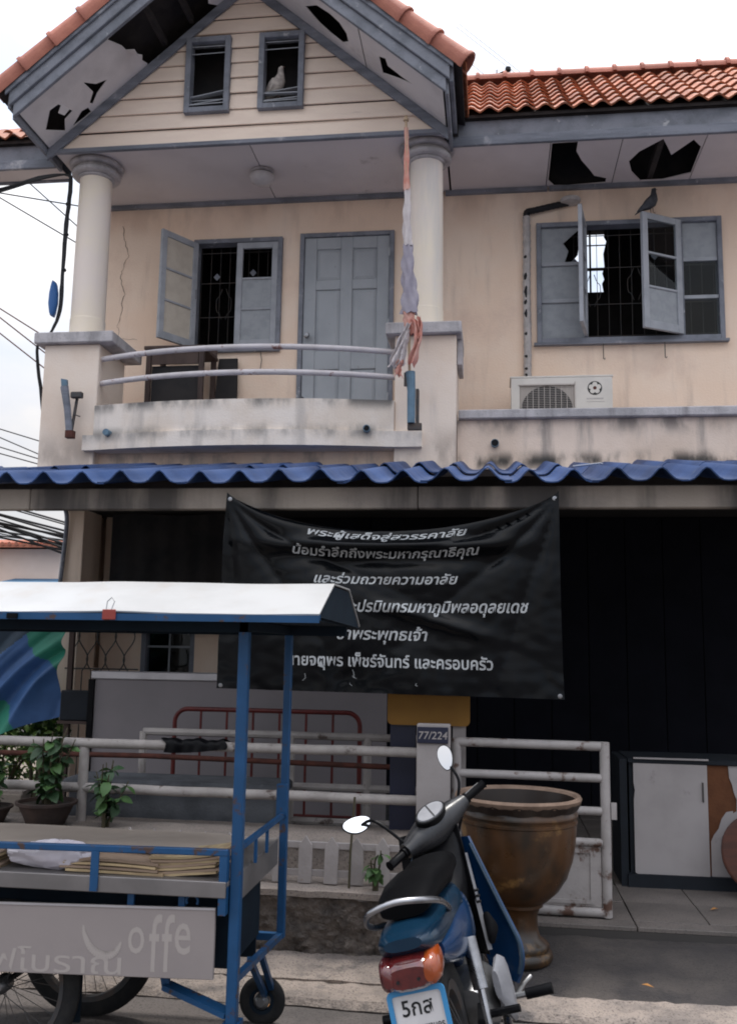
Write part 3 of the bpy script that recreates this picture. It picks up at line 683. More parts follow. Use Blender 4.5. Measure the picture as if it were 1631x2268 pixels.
def wframe(x0, x1, z0, z1, muls=(), fw=.045):
    f = MB()
    for b in ((x0,x0+fw,z0,z1),(x1-fw,x1,z0,z1),(x0+fw,x1-fw,z0,z0+fw),(x0+fw,x1-fw,z1-fw,z1)): f.box(b[0],b[1],8.955,9.08,b[2],b[3])
    for x in muls: f.box(x-.02,x+.02,8.957,9.07,z0+fw,z1-fw)
    return f
def grille(par, x0, x1, z0, z1, y, step):
    m = MB(); x = x0
    while x < x1+.001: m.tube([(x,y,z0),(x,y,z1)], .0032, 5); x += step
    for z in (z0+.05, z0+(z1-z0)*.33, z0+(z1-z0)*.66, z1-.05): m.tube([(x0,y,z),(x1,y,z)], .005, 5)
    for cx, cz in ((x0+(x1-x0)*.3,z0+(z1-z0)*.45),(x0+(x1-x0)*.55,z0+(z1-z0)*.5)):
        for sg in (-1,1):
            pts = [(cx+sg*(.02+.06*sin(t*pi/10)), y-.006, cz-.16+.32*t/10+.02*sin(t*1.3)) for t in range(11)]
            m.tube(pts, .004, 5)
    m.build('window_grille', 'iron', par)
    for cx, cz in ((x0+(x1-x0)*.66, z0+(z1-z0)*.27), (x0+(x1-x0)*.66, z0+(z1-z0)*.75), (x0+(x1-x0)*.2, z0+(z1-z0)*.72)):
        d = MB(); d.prism([(cx-.035,cz),(cx,cz-.04),(cx+.035,cz),(cx,cz+.04)], lambda a,b,t:(a,y-.008+t,b), 0, .006); d.build('grille_rosette', 'grey_wood', par)
W1 = wframe(-3.04,-2.11,4.54,5.745).build('window', 'grey_paint', H, bevel=.004, label='two leaf window on the balcony with one leaf swung out')
sash(W1, -3.0, 8.965, .46, 4.58, 5.70, radians(122), 1, ['frosted_warm']*3)
sash(W1, -2.155, 8.985, .43, 4.588, 5.698, 0, -1, ['frosted','frosted',None])
grille(W1, -2.99, -2.16, 4.59, 5.70, 9.10, .1)
MB().box(-3.012,-2.99,8.94,8.96,5.1,5.2).build('latch', 'iron', W1)
W2 = wframe(.43,2.18,4.55,5.775,(.895,1.795)).build('window', 'grey_paint', H, bevel=.004, label='wide four part window above the air conditioner')
def fixed(x0, x1, pm):
    i0, i1 = 4.598, 5.728; hgt = (i1-i0)/3
    for k in (1,2): MB().box(x0,x1,8.975,9.02,i0+k*hgt-.018,i0+k*hgt+.018).build('glazing_bar', 'sash_paint', W2, bevel=.003)
    for k in range(3):
        if pm[k]: MB().box(x0-.003,x1+.003,8.995,9.001,i0+k*hgt+(.016 if k else 0),i0+(k+1)*hgt-(.016 if k < 2 else 0)).build('pane', pm[k], W2)
fixed(.477,.873,['frosted','frosted',None]); fixed(1.817,2.133,['glass','glass','frosted'])
z0p, z1p = 4.598+1.13*2/3+.016, 5.728
MB().prism([(.475,z0p),(.70,z0p),(.74,z0p+.12),(.69,z0p+.2),(.80,z0p+.30),(.873,z1p),(.475,z1p)], lambda a,b,t:(a,8.995+t,b), 0, .006).build('pane', 'frosted', W2, label='broken frosted pane')
sash(W2, .895, 8.955, .455, 4.60, 5.74, radians(101), 1, ['frosted','frosted','frosted'])
sash(W2, 1.79, 8.955, .455, 4.60, 5.74, radians(30), -1, ['frosted','glass','glass'])
grille(W2, .47, 2.14, 4.60, 5.73, 9.10, .11)
MB().box(.40,2.21,8.94,9.0,4.525,4.549).build('window_sill', 'grey_wood', W2)
for x in (1.05, 1.62):
    m = MB(); m.tube([(x,8.95,4.53),(x+.002,8.965,4.38),(x+.012,8.955,4.372),(x+.015,8.95,4.385)], .004, 6); m.build('window_hook', 'iron', W2)
for x in (-2.3,):
    m = MB(); m.tube([(x,8.95,4.535),(x+.01,8.97,4.45),(x,8.97,4.36)], .004, 6); m.build('window_hook', 'iron', W1)
# ------------------------------------------------------------------ ground floor of the house
MB().box(-4.13, -3.94, 8.72, 9.139, 0, 2.999).build('pillar', 'plaster', H, bevel=.006)
MB().box(-4.13, 4.2, 8.105, 9.5, 2.9, 3.015).build('ground_ceiling', 'interior', H)
wallholes(-3.938, -2.6, .1, 2.899, 9.25, 9.37, [(-3.5,-2.95,1.15,2.0)]).build('ground_wall', 'plaster', H, weld=True)
gw = wframe(-3.5,-2.95,1.15,2.0); gw.v = [(x, y+.29, z) for x, y, z in gw.v]
gwo = gw.build('window', 'grey_paint', H, label='dark ground floor window behind the grey board')
MB().box(-3.455,-2.995,9.33,9.336,1.195,1.955).build('pane', 'glass', gwo)
MB().box(-3.455,-2.995,9.31,9.325,1.58,1.6).build('glazing_bar', 'sash_paint', gwo)
MB().box(-3.235,-3.22,9.31,9.325,1.195,1.955).build('glazing_bar', 'sash_paint', gwo)
SH = MB().box(-2.6, 4.08, 9.32, 9.36, .1, 2.899).build('folding_shutter', 'shaded_navy', H)
for k in range(19):
    x = -2.6 + .35*k; a, b = (9.275, 9.282) if k % 2 else (9.282, 9.275)
    MB().hexa([(x+.004,a,.16),(x+.346,b,.16),(x+.346,b+.02,.16),(x+.004,a+.02,.16),(x+.004,a,2.89),(x+.346,b,2.89),(x+.346,b+.02,2.89),(x+.004,a+.02,2.89)]).build('shutter_leaf', 'shaded_navy', SH)
sb_ = MB().box(-3.945,-3.905,8.70,8.7195,1.90,2.03).build('switch_box', 'cable', H)
MB().tube(smoothpath([(-4.14,8.66,2.95),(-4.10,8.68,2.8),(-4.12,8.69,2.4),(-4.135,8.68,2.1)],5), .022, 8).build('conduit', 'grey_wood', H, smooth=True)
# ------------------------------------------------------------------ carport floor, apron, kerb
FLR = structure(MB().box(-.44, 4.3, 5.47, 9.24, 0, .128), 'carport_floor', 'grout')
tm = MB().box(0, .394, 0, .394, 0, .022).mesh('floor_tile', bevel=.002); tm.materials.append(MT['yard_tile'])
for i in range(12):
    for j in range(9):
        o = bpy.data.objects.new('floor_tile', tm); COL.objects.link(o); o.parent = FLR
        o.location = (-.44+.4*i+.003, 5.60+.4*j+.003, .1285 + R(-.001,.002)); o.rotation_euler = (R(-.003,.003), R(-.003,.003), 0)
em = MB().box(0, .594, 0, .122, 0, .024).mesh('edge_tile', bevel=.003); em.materials.append(MT['yard_tile'])
for i in range(8):
    o = bpy.data.objects.new('edge_tile', em); COL.objects.link(o); o.parent = FLR; o.location = (-.44+.6*i+.003, 5.472, .1285)
structure(MB().box(-4.6, -.445, 5.77, 9.24, -.01, .14), 'yard_floor', 'dark_concrete')
ap = MB()
def apf(u, v):
    x = -.42 + 4.7*u; y = 4.60 + .868*v; z = .008 + .085*min(1, v*1.15)**1.1 + .010*nv((x, y, 0), 4) + .006*nv((x, y, 3), 14)
    return Vector((x, y + (.03*nv((x,0,9), 3) if v == 0 else 0), z))
ap.sheet(110, 26, apf, .05); structure(ap, 'driveway_apron', 'apron', smooth=True)
kb = MB()
def kbf(u, v):
    x = -4.6 + 8.9*u; y = 4.44 + .25*v; e = 1 if .1 < v else 0
    return Vector((x, y + .028*nv((x,v,2), 2.6)*(1-v*.5) + .012*nv((x,v,7), 9), .014 + e*.028 + .010*nv((x,y,1), 7) + .012*nv((x,y,5), 19)*e))
kb.sheet(200, 9, kbf, .05); structure(kb, 'kerb', 'kerb', smooth=True)
pv = MB()
def pvf(u, v):
    x = -4.6 + 4.17*u; y = 4.68 + .30*v
    return Vector((x, y, .05 + .03*v + .008*nv((x,y,4), 6)))
pv.sheet(90, 8, pvf, .06); structure(pv, 'pavement', 'kerb', smooth=True)
# ------------------------------------------------------------------ low walls along the pavement
lw = MB()
def lwf(u, v):
    x = -4.6 + 4.17*u; z = .02 + .335*v; p = (x, z, 0)
    d = .03*noise.noise(Vector((x*9, z*9, 0))) + .028*abs(noise.noise(Vector((x*22, z*22, 5)))) + .012*noise.noise(Vector((x*50, z*50, 2)))
    return Vector((x, 4.985 - d*(1 if .02 < v < .98 else .3), z))
lw.grid(260, 26, lwf)
LW = thing('garden_wall', 'low rough stone faced retaining wall with pale cement top', 'wall', (-2.5, 5.1, 0))
lw.build('stone_face', 'rough_wall', LW, smooth=True)
MB().box(-4.6, -.43, 5.0, 5.30, 0, .352).build('wall_core', 'rough_wall', LW)
c = MB()
def cf(u, v):
    x = -4.6 + 4.175*u; y = 4.965 + .335*v
    return Vector((x, y + (.012*nv((x,0,1),6) if v == 0 else 0), .378 + .006*nv((x,y,0),9)))
c.sheet(120, 6, cf, .03).build('wall_cap', 'wall_top', LW, smooth=True)
FB = thing('fence_base_wall', 'pale cement footing wall under the white pipe rails', 'wall', (-2.5, 5.5, 0))
MB().box(-4.6, -.435, 5.305, 5.76, 0, .53).build('wall_body', 'wall_top', FB)
c = MB(); c.sheet(90, 8, lambda u, v: Vector((-4.6+4.16*u, 5.295+.475*v, .556+.008*nv((u*8,v,0),5))), .03); c.build('wall_cap', 'wall_top', FB, smooth=True)
# picket fence
PF = thing('picket_fence', 'small pale picket fence with pointed boards on the low wall', 'fence', (-1.1, 5.12, .38))
x = -1.94
while x < -.50:
    h = .24 + R(-.006,.006); w_ = .036; dx = R(-.006,.006)
    MB().prism([(x-w_,.383),(x+w_,.383),(x+w_+dx,.383+h*.80),(x+dx,.383+h),(x-w_+dx,.383+h*.80)], lambda a,b,t:(a,5.10+t,b), 0, .014).build('picket', 'picket', PF, bevel=.002)
    x += .137
for z in (.415, .555): MB().box(-2.0,-.455,5.116,5.132,z,z+.034).build('fence_rail', 'picket', PF, bevel=.002)
# dry creeper stem against the pickets
# pipe rail fence
RF = thing('pipe_fence', 'two white peeling pipe rails running to the house number post', 'fence', (-2.4, 5.6, .55))
for z0, z1 in ((1.008,1.012), (.752,.742)):
    pts = [(-4.4+3.97*i/20, 5.62+R(-.002,.002), z0+(z1-z0)*i/20 + R(-.002,.002)) for i in range(21)]
    MB().tube(pts, .029, 10).build('pipe_rail', 'fence_paint', RF, smooth=True)
MB().tube([(-3.95,5.62,.55),(-3.95,5.62,1.0)], .027, 10).build('post', 'fence_paint', RF, smooth=True)
MB().tube([(-2.45,5.62,.55),(-2.45,5.62,.985)], .03, 10).build('post', 'fence_paint', RF, smooth=True)
# sliding gate behind it
SG = thing('inner_gate', 'peeling white tube gate standing behind the pipe rails', 'gate', (-1.4, 6.2, .14))
def tube(par, name, mat, pts, r, n=8): return MB().tube(pts, r, n).build(name, mat, par, smooth=True)
for z in (1.035, .715, .50, .36): tube(SG, 'rail', 'fence_paint', [(-2.30,6.2,z),(-1.4,6.2,z+R(-.004,.004)),(-.46,6.2,z)], .024)
for x in (-2.30,-1.30,-.80,-.46): tube(SG, 'post', 'fence_paint', [(x,6.2,.14),(x,6.2,1.035)], .026)
solo(MB().tube([(-3.3,6.05,.885),(-2.2,6.06,.893),(-.62,6.07,.87)], .017, 10), 'plank_pole', 'rust_brown', 'reddish brown pole lying along the inner gate', 'pole', smooth=True, loc=(-1.9,6.06,.84))
# draped dark rag on the rail
rg = MB()
def rgf(u, v):
    a = -1.9 + 3.8*v; x = -1.95 + .38*u + .02*sin(9*v)
    rr = .037 + .006*sin(14*u) + .004*sin(31*u+3*v)
    y = 5.62 - rr*sin(a) if abs(a) < pi/2 else 5.62 - rr*(1 if a > 0 else -1)
    z = 1.01 + rr*cos(a) if abs(a) < pi/2 else 1.01 - (abs(a)-pi/2)*.12*(.6+.4*sin(3*u+1))
    return Vector((x, y, z))
rg.sheet(30, 22, rgf, .003); solo(rg, 'rag', 'bike_black', 'dark rag draped over the upper pipe rail', 'cloth', smooth=True)
# concrete trough
TR = thing('concrete_trough', 'dark stained concrete trough behind the lower pipe rail', 'trough', (-1.95, 5.97, .14))
tb = MB().box(-2.62,-1.30,5.80,6.12,.14,.70).build('trough_body', 'dark_concrete', TR, bevel=.015)
MB().box(-2.66,-1.27,5.775,6.145,.70,.775).build('trough_rim', 'dark_concrete', TR, bevel=.02)
# number post
NP = thing('number_post', 'pale board post carrying the house number plate', 'post', (-.335, 5.53, .15))
MB().box(-.43,-.24,5.50,5.56,.12,1.185).build('post_board', 'post_white', NP, bevel=.006)
pl = MB().box(-.427,-.252,5.486,5.4985,1.078,1.168).build('number_plate', 'number_blue', NP, bevel=.003)
vs, fs = text_geo('77/224', .060, .12, .0005, 'CENTER')
MB().add([(v.x-.34, 5.4845, v.y+1.102) for v in vs], fs).build('number_text', 'post_white', pl)
AB = thing('amber_board', 'amber yellow board with rounded lower corners behind the number post', 'board', (-.37, 5.72, .15))
def rrect(x0, x1, z0, z1, r, n=5):
    pts = []
    for cx, cz, a0 in ((x1-r,z0+r,-pi/2),(x1-r,z1-r,0),(x0+r,z1-r,pi/2),(x0+r,z0+r,pi)):
        for i in range(n+1): a = a0 + pi/2*i/n; pts.append((cx+r*cos(a), cz+r*sin(a)))
    return pts
MB().prism(rrect(-.62,-.135,1.16,1.40,.03), lambda a,b,t:(a,5.70+t,b), 0, .02).build('board', 'amber_board', AB)
MB().box(-.605,-.455,5.73,5.76,.15,1.20).build('navy_panel', 'number_blue', AB)
MB().box(-.236,-.16,5.73,5.76,.15,1.20).build('support', 'post_white', AB)
# gate beside it
GT = thing('white_gate', 'white painted tube gate with a solid lower panel beside the big jar', 'gate', (.2, 5.62, .15))
GA, GB = -.21, .622
for z, r in ((1.08,.026), (.905,.024), (.725,.024), (.555,.024), (.185,.027)): tube(GT, 'rail', 'white_metal', [(GA,5.62,z),(GB-.02,5.62,z-.004)], r, 10)
tube(GT, 'stile', 'white_metal', [(GB,5.62,.158),(GB,5.62,1.10)], .028, 10); tube(GT, 'stile', 'white_metal', [(GA,5.62,.158),(GA,5.62,1.10)], .028, 10)
MB().box(GA+.03,GB-.03,5.615,5.625,.21,.53).build('panel', 'white_metal', GT)
pm = MB()
for b in ((.06,GB-.07,.495,.515), (.06,GB-.07,.225,.245), (GB-.09,GB-.07,.245,.495), (.04,.06,.225,.515)): pm.box(b[0],b[1],5.607,5.6145,b[2],b[3])
pm.build('panel_moulding', 'white_metal', GT)
MB().box(GB+.03,GB+.06,5.61,5.63,.68,.77).build('latch', 'white_metal', GT)
# grey board, bed frame, post with box, iron trellis
GBD = thing('grey_board', 'wide grey fabric board with pale metal top trim', 'board', (-1.9, 7.1, .14))
MB().box(-3.04,-.78,7.10,7.135,.14,1.335).build('board_face', 'grey_board', GBD)
MB().box(-3.07,-.76,7.08,7.15,1.337,1.40).build('top_trim', 'alu', GBD, bevel=.008)
MB().box(-3.085,-3.042,7.075,7.15,.14,1.335).build('edge_trim', 'bike_black', GBD)
BD = thing('bed_frame', 'red tubular steel bed end leaning before the grey board', 'bed frame', (-1.57, 6.6, .14))
pts = [(-2.23,6.62,.14),(-2.23,6.62,.95)] + [(-2.23+.09*(1-cos(a)), 6.62, 1.07+.09*sin(a)) for a in [pi/2*i/6 for i in range(7)]]
pts2 = [(-.91-.09*(1-cos(a)), 6.62, 1.07+.09*sin(a)) for a in [pi/2*i/6 for i in range(6,-1,-1)]] + [(-.91,6.62,.95),(-.91,6.62,.14)]
tube(BD, 'outer_tube', 'red_metal', pts+pts2, .016)
for k in range(1,7): tube(BD, 'bar', 'red_metal', [(-2.23+1.32*k/7,6.62,.46),(-2.23+1.32*k/7,6.62,1.155)], .009, 6)
for z in (.46,.60): tube(BD, 'cross_bar', 'red_metal', [(-2.23,6.62,z),(-.91,6.62,z)], .012)
PB = thing('meter_post', 'thin dark post carrying a black box beside the hanging tarpaulin', 'post', (-3.38, 7.4, .14))
MB().box(-3.405,-3.365,7.38,7.42,.14,1.75).build('post', 'old_wood', PB)
MB().box(-3.41,-3.06,7.30,7.378,1.0,1.235).build('box', 'cabinet_dark', PB, bevel=.008)
MB().box(-3.42,-3.05,7.29,7.379,.975,.9985).build('shelf', 'old_wood', PB)
TRL = thing('iron_trellis', 'black iron screen of curved bars before the cream wall', 'grille', (-3.5, 8.4, .14))
for k in range(7):
    x0 = -3.82 + .088*k; sg = 1 if k % 2 else -1; P = [(x0,8.4,.14),(x0,8.4,1.32)]
    for i in range(17): P.append((x0 + sg*.05*sin(pi*i/8)*(1 if i else 1), 8.4, 1.36+.42*i/16))
    P += [(x0,8.4,1.82),(x0,8.4,2.1)]
    tube(TRL, 'bar', 'iron', P, .006, 6)
for z in (1.38,2.1,.4): tube(TRL, 'cross_bar', 'iron', [(-3.9,8.405,z),(-3.2,8.405,z)], .007, 6)
# ------------------------------------------------------------------ awning of blue corrugated sheets
AW = thing('awning', 'blue corrugated sheet awning with stained concrete coloured edge beam', 'awning', (-.8, 6.6, 2.3))
zaw = lambda y: 2.588 + (y-5.38)*.212
def corr(x): return .074*(.5+.5*cos(2*pi*x/.242))**1.9
def sheetmesh(L_, nm):
    m = MB(); n = 24
    def fn(u, v): x = -.02 + .524*u; return Vector((x, L_*v, corr(x-.121) + L_*v*.212))
    return m.sheet(n, 4, fn, .007)
s1 = sheetmesh(1.35, 'a').mesh('corrugated_sheet', smooth=True, angle=50); s1.materials.append(MT['blue_sheet'])
s2 = sheetmesh(1.36, 'b').mesh('corrugated_sheet', smooth=True, angle=50); s2.materials.append(MT['blue_sheet'])
for k in range(17):
    x = -4.75 + .484*k
    shared(s1, 'corrugated_sheet', AW, (x, 5.36+R(-.015,.02), 2.558+R(-.004,.006)+.003*(k % 2)), (R(-.006,.006), R(-.010,.010), R(-.008,.008)))
    shared(s2, 'corrugated_sheet', AW, (x+R(-.01,.01), 6.52+R(-.04,.04), 2.558+.212*1.16+.012+R(-.003,.006)), (R(-.006,.006), R(-.012,.012), R(-.01,.01)))
for xa, xb in ((-4.7,-2.86), (-2.855,-.44), (-.435,1.4), (1.405,3.4)):
    MB().box(xa, xb, 5.52+R(-.006,.006), 5.59, 2.425, 2.556).build('edge_beam', 'beam', AW, bevel=.006)
for y in (6.2, 6.95): MB().bar((-4.7,y,2.50+(y-5.38)*.212),(3.4,y,2.50+(y-5.38)*.212),.05,.08).build('purlin', 'dark_timber', AW)
for x in (-4.5,-2.7,-.4,1.6,3.2): MB().bar((x,5.6,2.49),(x,7.79,2.95),.06,.1).build('rafter', 'dark_timber', AW)
for x in (-4.45, 3.25): MB().box(x-.04,x+.04,5.52,5.60,0,2.424).build('awning_post', 'fence_paint', AW)
sc_ = MB().prism([(0,0),(.16,.01),(.18,.05),(.03,.06)], lambda a,b,t:(.47+a,5.62+b,2.69+.12*a+t), 0, .004)
solo(sc_, 'paper_scrap', 'white_scrap', 'white scrap lying on the blue awning', 'scrap')
# ------------------------------------------------------------------ mourning banner
BN = thing('banner', 'black vinyl banner with white Thai lettering hung from the awning beam', 'banner', (-.6, 5.46, 1.35))
def bpos(u, v, off=0):
    # u across, v down from the taut rectangle's top edge
    x = -1.575 + 1.95*u + (u-.5)*.035*v - .006*sin(3*v)
    s_ = 4*u*(1-u); sag = .235*(s_**.8)
    z = 2.515 - 1.155*v - sag*(1-v)**3.0 - .02*u*v
    # folds radiating from the two nailed corners, and the swag below the slack top edge
    y = 5.455
    fold = 0
    for cu, sgn in ((0,1),(1,-1)):
        du = abs(u-cu)*1.95; dv = v*1.155+1e-4; r = math.hypot(du,dv); a = math.atan2(dv, du)
        fold += .05*math.exp(-r*.9)*(abs(sin(a*6.5+cu*1.3))**.6-.5)*min(1,r*3.5)
    swag = .5*(1-v)**2
    d = (v*1.155 - .0) 
    fold += .075*s_**1.5*math.exp(-((v-.20+.10*s_-.06)/.055)**2) - .03*s_*math.exp(-((v-.27)/.06)**2) + .04*math.exp(-((v-.62-.5*(u-.62))/.035)**2)*math.exp(-((u-.62)/.17)**2)
    fold += .006*sin(11*u+3*v)*sin(6*v+1) + .009*noise.noise(Vector((u*7, v*5, 0))) + .005*noise.noise(Vector((u*26, v*20, 3)))*(.4+v)
    return Vector((x, y - fold - off, z))
MB().sheet(110, 70, lambda u, v: bpos(u, v), .002).build('cloth', 'banner', BN, smooth=True, angle=80)
def bline(body, cx, cz, width, size_h, shear, mono=0):
    vs, fs = text_geo(body, 1, shear, .018)
    me = bpy.data.meshes.new('t'); me.from_pydata(vs, [], fs); bm = bmesh.new(); bm.from_mesh(me)
    for _ in range(3):
        bmesh.ops.triangulate(bm, faces=bm.faces); es = [e for e in bm.edges if e.calc_length() > .17]
        if es: bmesh.ops.subdivide_edges(bm, edges=es, cuts=1)
    bmesh.ops.triangulate(bm, faces=bm.faces); bm.verts.index_update()
    vs = [v.co.copy() for v in bm.verts]; fs = [tuple(v.index for v in f.verts) for f in bm.faces]; bm.free(); bpy.data.meshes.remove(me)
    xs = [v.x for v in vs]; w_ = max(xs)-min(xs); k = width/w_; ky = k*size_h; mid = (max(xs)+min(xs))/2
    out = []
    for v in vs:
        x = cx + (v.x-mid)*k; z = cz + v.y*ky
        u = (x+1.575)/1.95; vv = (2.515-z)/1.155
        for _ in range(4):
            p = bpos(u, vv); u += (x-p.x)/1.95
        q = bpos(u, vv, .007); out.append(q)
    MB().add(out, fs).build('lettering', 'banner_print', BN)
bline('พระผู้เสด็จสู่สวรรคาลัย', -.61, 2.40, .93, 1.0, .25)
bline('น้อมรำลึกถึงพระมหากรุณาธิคุณ', -.62, 2.225, 1.09, 1.05, .25)
bline('และร่วมถวายความอาลัย', -.615, 2.02, .835, 1.05, .25)
bline('พระบาทสมเด็จพระปรมินทรมหาภูมิพลอดุลยเดช', -.60, 1.835, 1.60, 1.15, .25)
bline('ข้าพระพุทธเจ้า', -.63, 1.665, .52, 1.0, .2)
bline('นายจตุพร เพ็ชร์จันทร์ และครอบครัว', -.59, 1.508, 1.18, 1.1, 0)
for u, v in ((.012,.02),(.988,.02),(.012,.985),(.988,.985)):
    p = bpos(u, v, .004); MB().lathe([(.013,0),(.013,.002),(.006,.003)], p, 12, Matrix.Rotation(radians(90),4,'X')).build('eyelet', 'chrome', BN)
# scuffs where the vinyl has cracked
for k in range(5):
    u, v = R(.22,.65), R(.86,.985); P = [bpos(u+.004*i*R(-1,1), v+.012*i*(.4+.6*(k%2)), .004) for i in range(4)]
    MB().tube(P, .0013, 4).build('scuff', 'banner_print', BN)
pq = bpos(.30,.875,.004); MB().prism([(0,0),(.035,-.01),(.02,.035)], lambda a,b,t:(pq.x+a,pq.y-t,pq.z+b), 0, .002).build('scuff', 'banner_print', BN)
# ------------------------------------------------------------------ coffee cart
CT = thing('coffee_cart', 'blue framed coffee cart with white roof and faded lettered panel', 'cart', (-1.6, 3.9, 0))
XR, XL, YF, YR = -.935, -2.42, 3.55, 4.3
def part(mb, name, mat, par=CT, **k): return mb.build(name, mat, par, **k)
for x, y, z0, w_ in ((XR,YF,.26,.040), (-.925,YR,.34,.034), (XL,YF,.26,.040), (XL,YR,.34,.034)):
    part(MB().box(x-w_/2, x+w_/2, y-w_/2, y+w_/2, z0, 1.70), 'post', 'cart_blue', bevel=.004)
# roof: white skin over a dark frame
RX0, RX1 = -2.6, -.622
sec = [(3.40,1.716),(3.72,1.848),(4.12,1.852),(4.46,1.70)]
rf = MB()
def rfn(u, v):
    i = min(int(v*3), 2); t = v*3-i; y = sec[i][0]+(sec[i+1][0]-sec[i][0])*t; z = sec[i][1]+(sec[i+1][1]-sec[i][1])*t
    return Vector((RX0+(RX1-RX0)*u, y, z + .003*sin(u*13)+.0025*noise.noise(Vector((u*9,v*4,1)))))
rf.sheet(40, 10, rfn, -.006); RFO = part(rf, 'roof', 'cart_white', smooth=True, angle=25)
part(MB().prism([(3.41,1.712),(3.725,1.842),(4.115,1.846),(4.45,1.697)], lambda a,b,t:(t,a,b), RX1-.012, RX1-.004), 'end_cap', 'cart_navy', RFO)
part(MB().box(RX0,RX1,3.388,3.402,1.690,1.716), 'roof_edge', 'cart_blue', RFO)
part(MB().box(RX1-.006,RX1+.002,3.40,3.412,1.700,1.72), 'roof_edge', 'cart_blue', RFO)
part(MB().box(XL-.02,-.91,3.53,3.57,1.655,1.698), 'top_frame', 'cart_navy'); part(MB().box(XL-.02,-.66,4.28,4.32,1.655,1.698), 'top_frame', 'cart_navy')
for x in (XL,-1.7,-.93): part(MB().box(x-.015,x+.015,3.571,4.279,1.66,1.695), 'cross_frame', 'cart_navy')
part(MB().box(RX0,RX1-.02,3.42,4.44,1.699,1.709), 'roof_lining', 'cart_navy', RFO)
# counter and rails
part(MB().box(-2.45,-.955,3.50,4.33,.735,.755), 'counter_top', 'stainless', bevel=.003)
part(MB().box(-2.45,-.957,3.486,3.4995,.700,.757), 'counter_edge', 'stainless', bevel=.003)
part(MB().box(-.954,-.945,3.575,4.28,.655,.757), 'counter_side', 'stainless')
part(MB().bar((-2.45,3.50,.842),(-.955,3.50,.858),.024,.024), 'counter_rail', 'cart_blue', bevel=.003)
part(MB().box(-1.468,-1.438,3.478,3.485,.705,.845), 'rail_stay', 'cart_blue'); part(MB().box(-2.2,-2.17,3.478,3.485,.705,.84), 'rail_stay', 'cart_blue')
part(MB().box(-.985,-.957,3.49,3.53,.64,.865), 'rail_stay', 'cart_blue')
part(MB().bar((-.935,3.57,.86),(-.925,4.283,.865),.018,.02), 'side_rail', 'cart_blue')
for t in (.35,.62): part(MB().bar((-.932,3.57+.71*t,.757),(-.932,3.57+.71*t,.852),.012,.012,(0,1,0)), 'rail_stay', 'cart_blue')
part(MB().box(-.955,-.905,4.262,4.282,.86,1.0), 'hinge_plate', 'cart_blue', bevel=.003)
# lower box, lettered panel
part(MB().box(-2.45,-.985,3.68,4.14,.40,.733), 'cart_body', 'cart_navy')
part(MB().box(-2.45,-1.0,4.145,4.16,.30,.733), 'shade_panel', 'cart_navy')  # added to deepen the shade under the cart
PZ = lambda x, z: z + .022*(x+1.0)
cp = MB().hexa([(-2.5,3.515,PZ(-2.5,.412)),(-1.0,3.515,PZ(-1,.412)),(-1.0,3.53,PZ(-1,.412)),(-2.5,3.53,PZ(-2.5,.412)),(-2.5,3.515,PZ(-2.5,.658)),(-1.0,3.515,PZ(-1,.658)),(-1.0,3.53,PZ(-1,.658)),(-2.5,3.53,PZ(-2.5,.658))])
CP = part(cp, 'sign_panel', 'cart_panel', bevel=.002)
part(MB().hexa([(-2.5,3.511,PZ(-2.5,.652)),(-1.0,3.511,PZ(-1,.652)),(-1.0,3.5145,PZ(-1,.652)),(-2.5,3.5145,PZ(-2.5,.652)),(-2.5,3.511,PZ(-2.5,.660)),(-1.0,3.511,PZ(-1,.660)),(-1.0,3.5145,PZ(-1,.660)),(-2.5,3.5145,PZ(-2.5,.660))]), 'panel_edge', 'alu', CP)
def ptext(body, xr, z, width, ky, mat='faded_print', shear=0):
    vs, fs = text_geo(body, 1, shear, .006); xs = [v.x for v in vs]; k = width/(max(xs)-min(xs)); mx_ = max(xs)
    part(MB().add([(xr+(v.x-mx_)*k, 3.5143, z + .022*(xr+(v.x-mx_)*k-xr) + v.y*k*ky) for v in vs], fs), 'lettering', mat, CP)
ptext('o', -1.262, .490, .062, 1.55); ptext('f', -1.198, .430, .046, 1.85); ptext('f', -1.150, .432, .046, 1.85); ptext('e', -1.088, .496, .060, 1.6)
cpts = [(-1.497,.576),(-1.492,.545),(-1.47,.505),(-1.44,.482),(-1.405,.474),(-1.375,.485),(-1.358,.505),(-1.35,.525)]
cs = smoothpath([(a,0,b) for a,b in cpts], 4); m = MB()
def wd(i): t = i/(len(cs)-1); return .003+.012*sin(pi*t)
for i in range(len(cs)-1):
    a, b = cs[i], cs[i+1]; d = (b-a).normalized(); n0 = Vector((-d.z,0,d.x))
    m.add([(p.x+n0.x*w_, 3.5138, p.z+n0.z*w_) for p, w_ in ((a,-wd(i)),(b,-wd(i+1)),(b,wd(i+1)),(a,wd(i)))], [(0,1,2,3)])
part(m, 'lettering', 'faded_print', CP, weld=True)
ptext('กาแฟโบราณ', -1.345, .412, .74, .68)
for x in (-1.33,-1.135): part(MB().box(x-.012,x+.012,3.535,3.55,.60,.71), 'bracket', 'cart_blue')
hk = [(-1.095+.022*cos(a), 3.535, .675+.022*sin(a)) for a in [radians(-30+240*i/10) for i in range(11)]]
part(MB().tube(hk, .005, 6), 'hook', 'cart_blue', smooth=True)
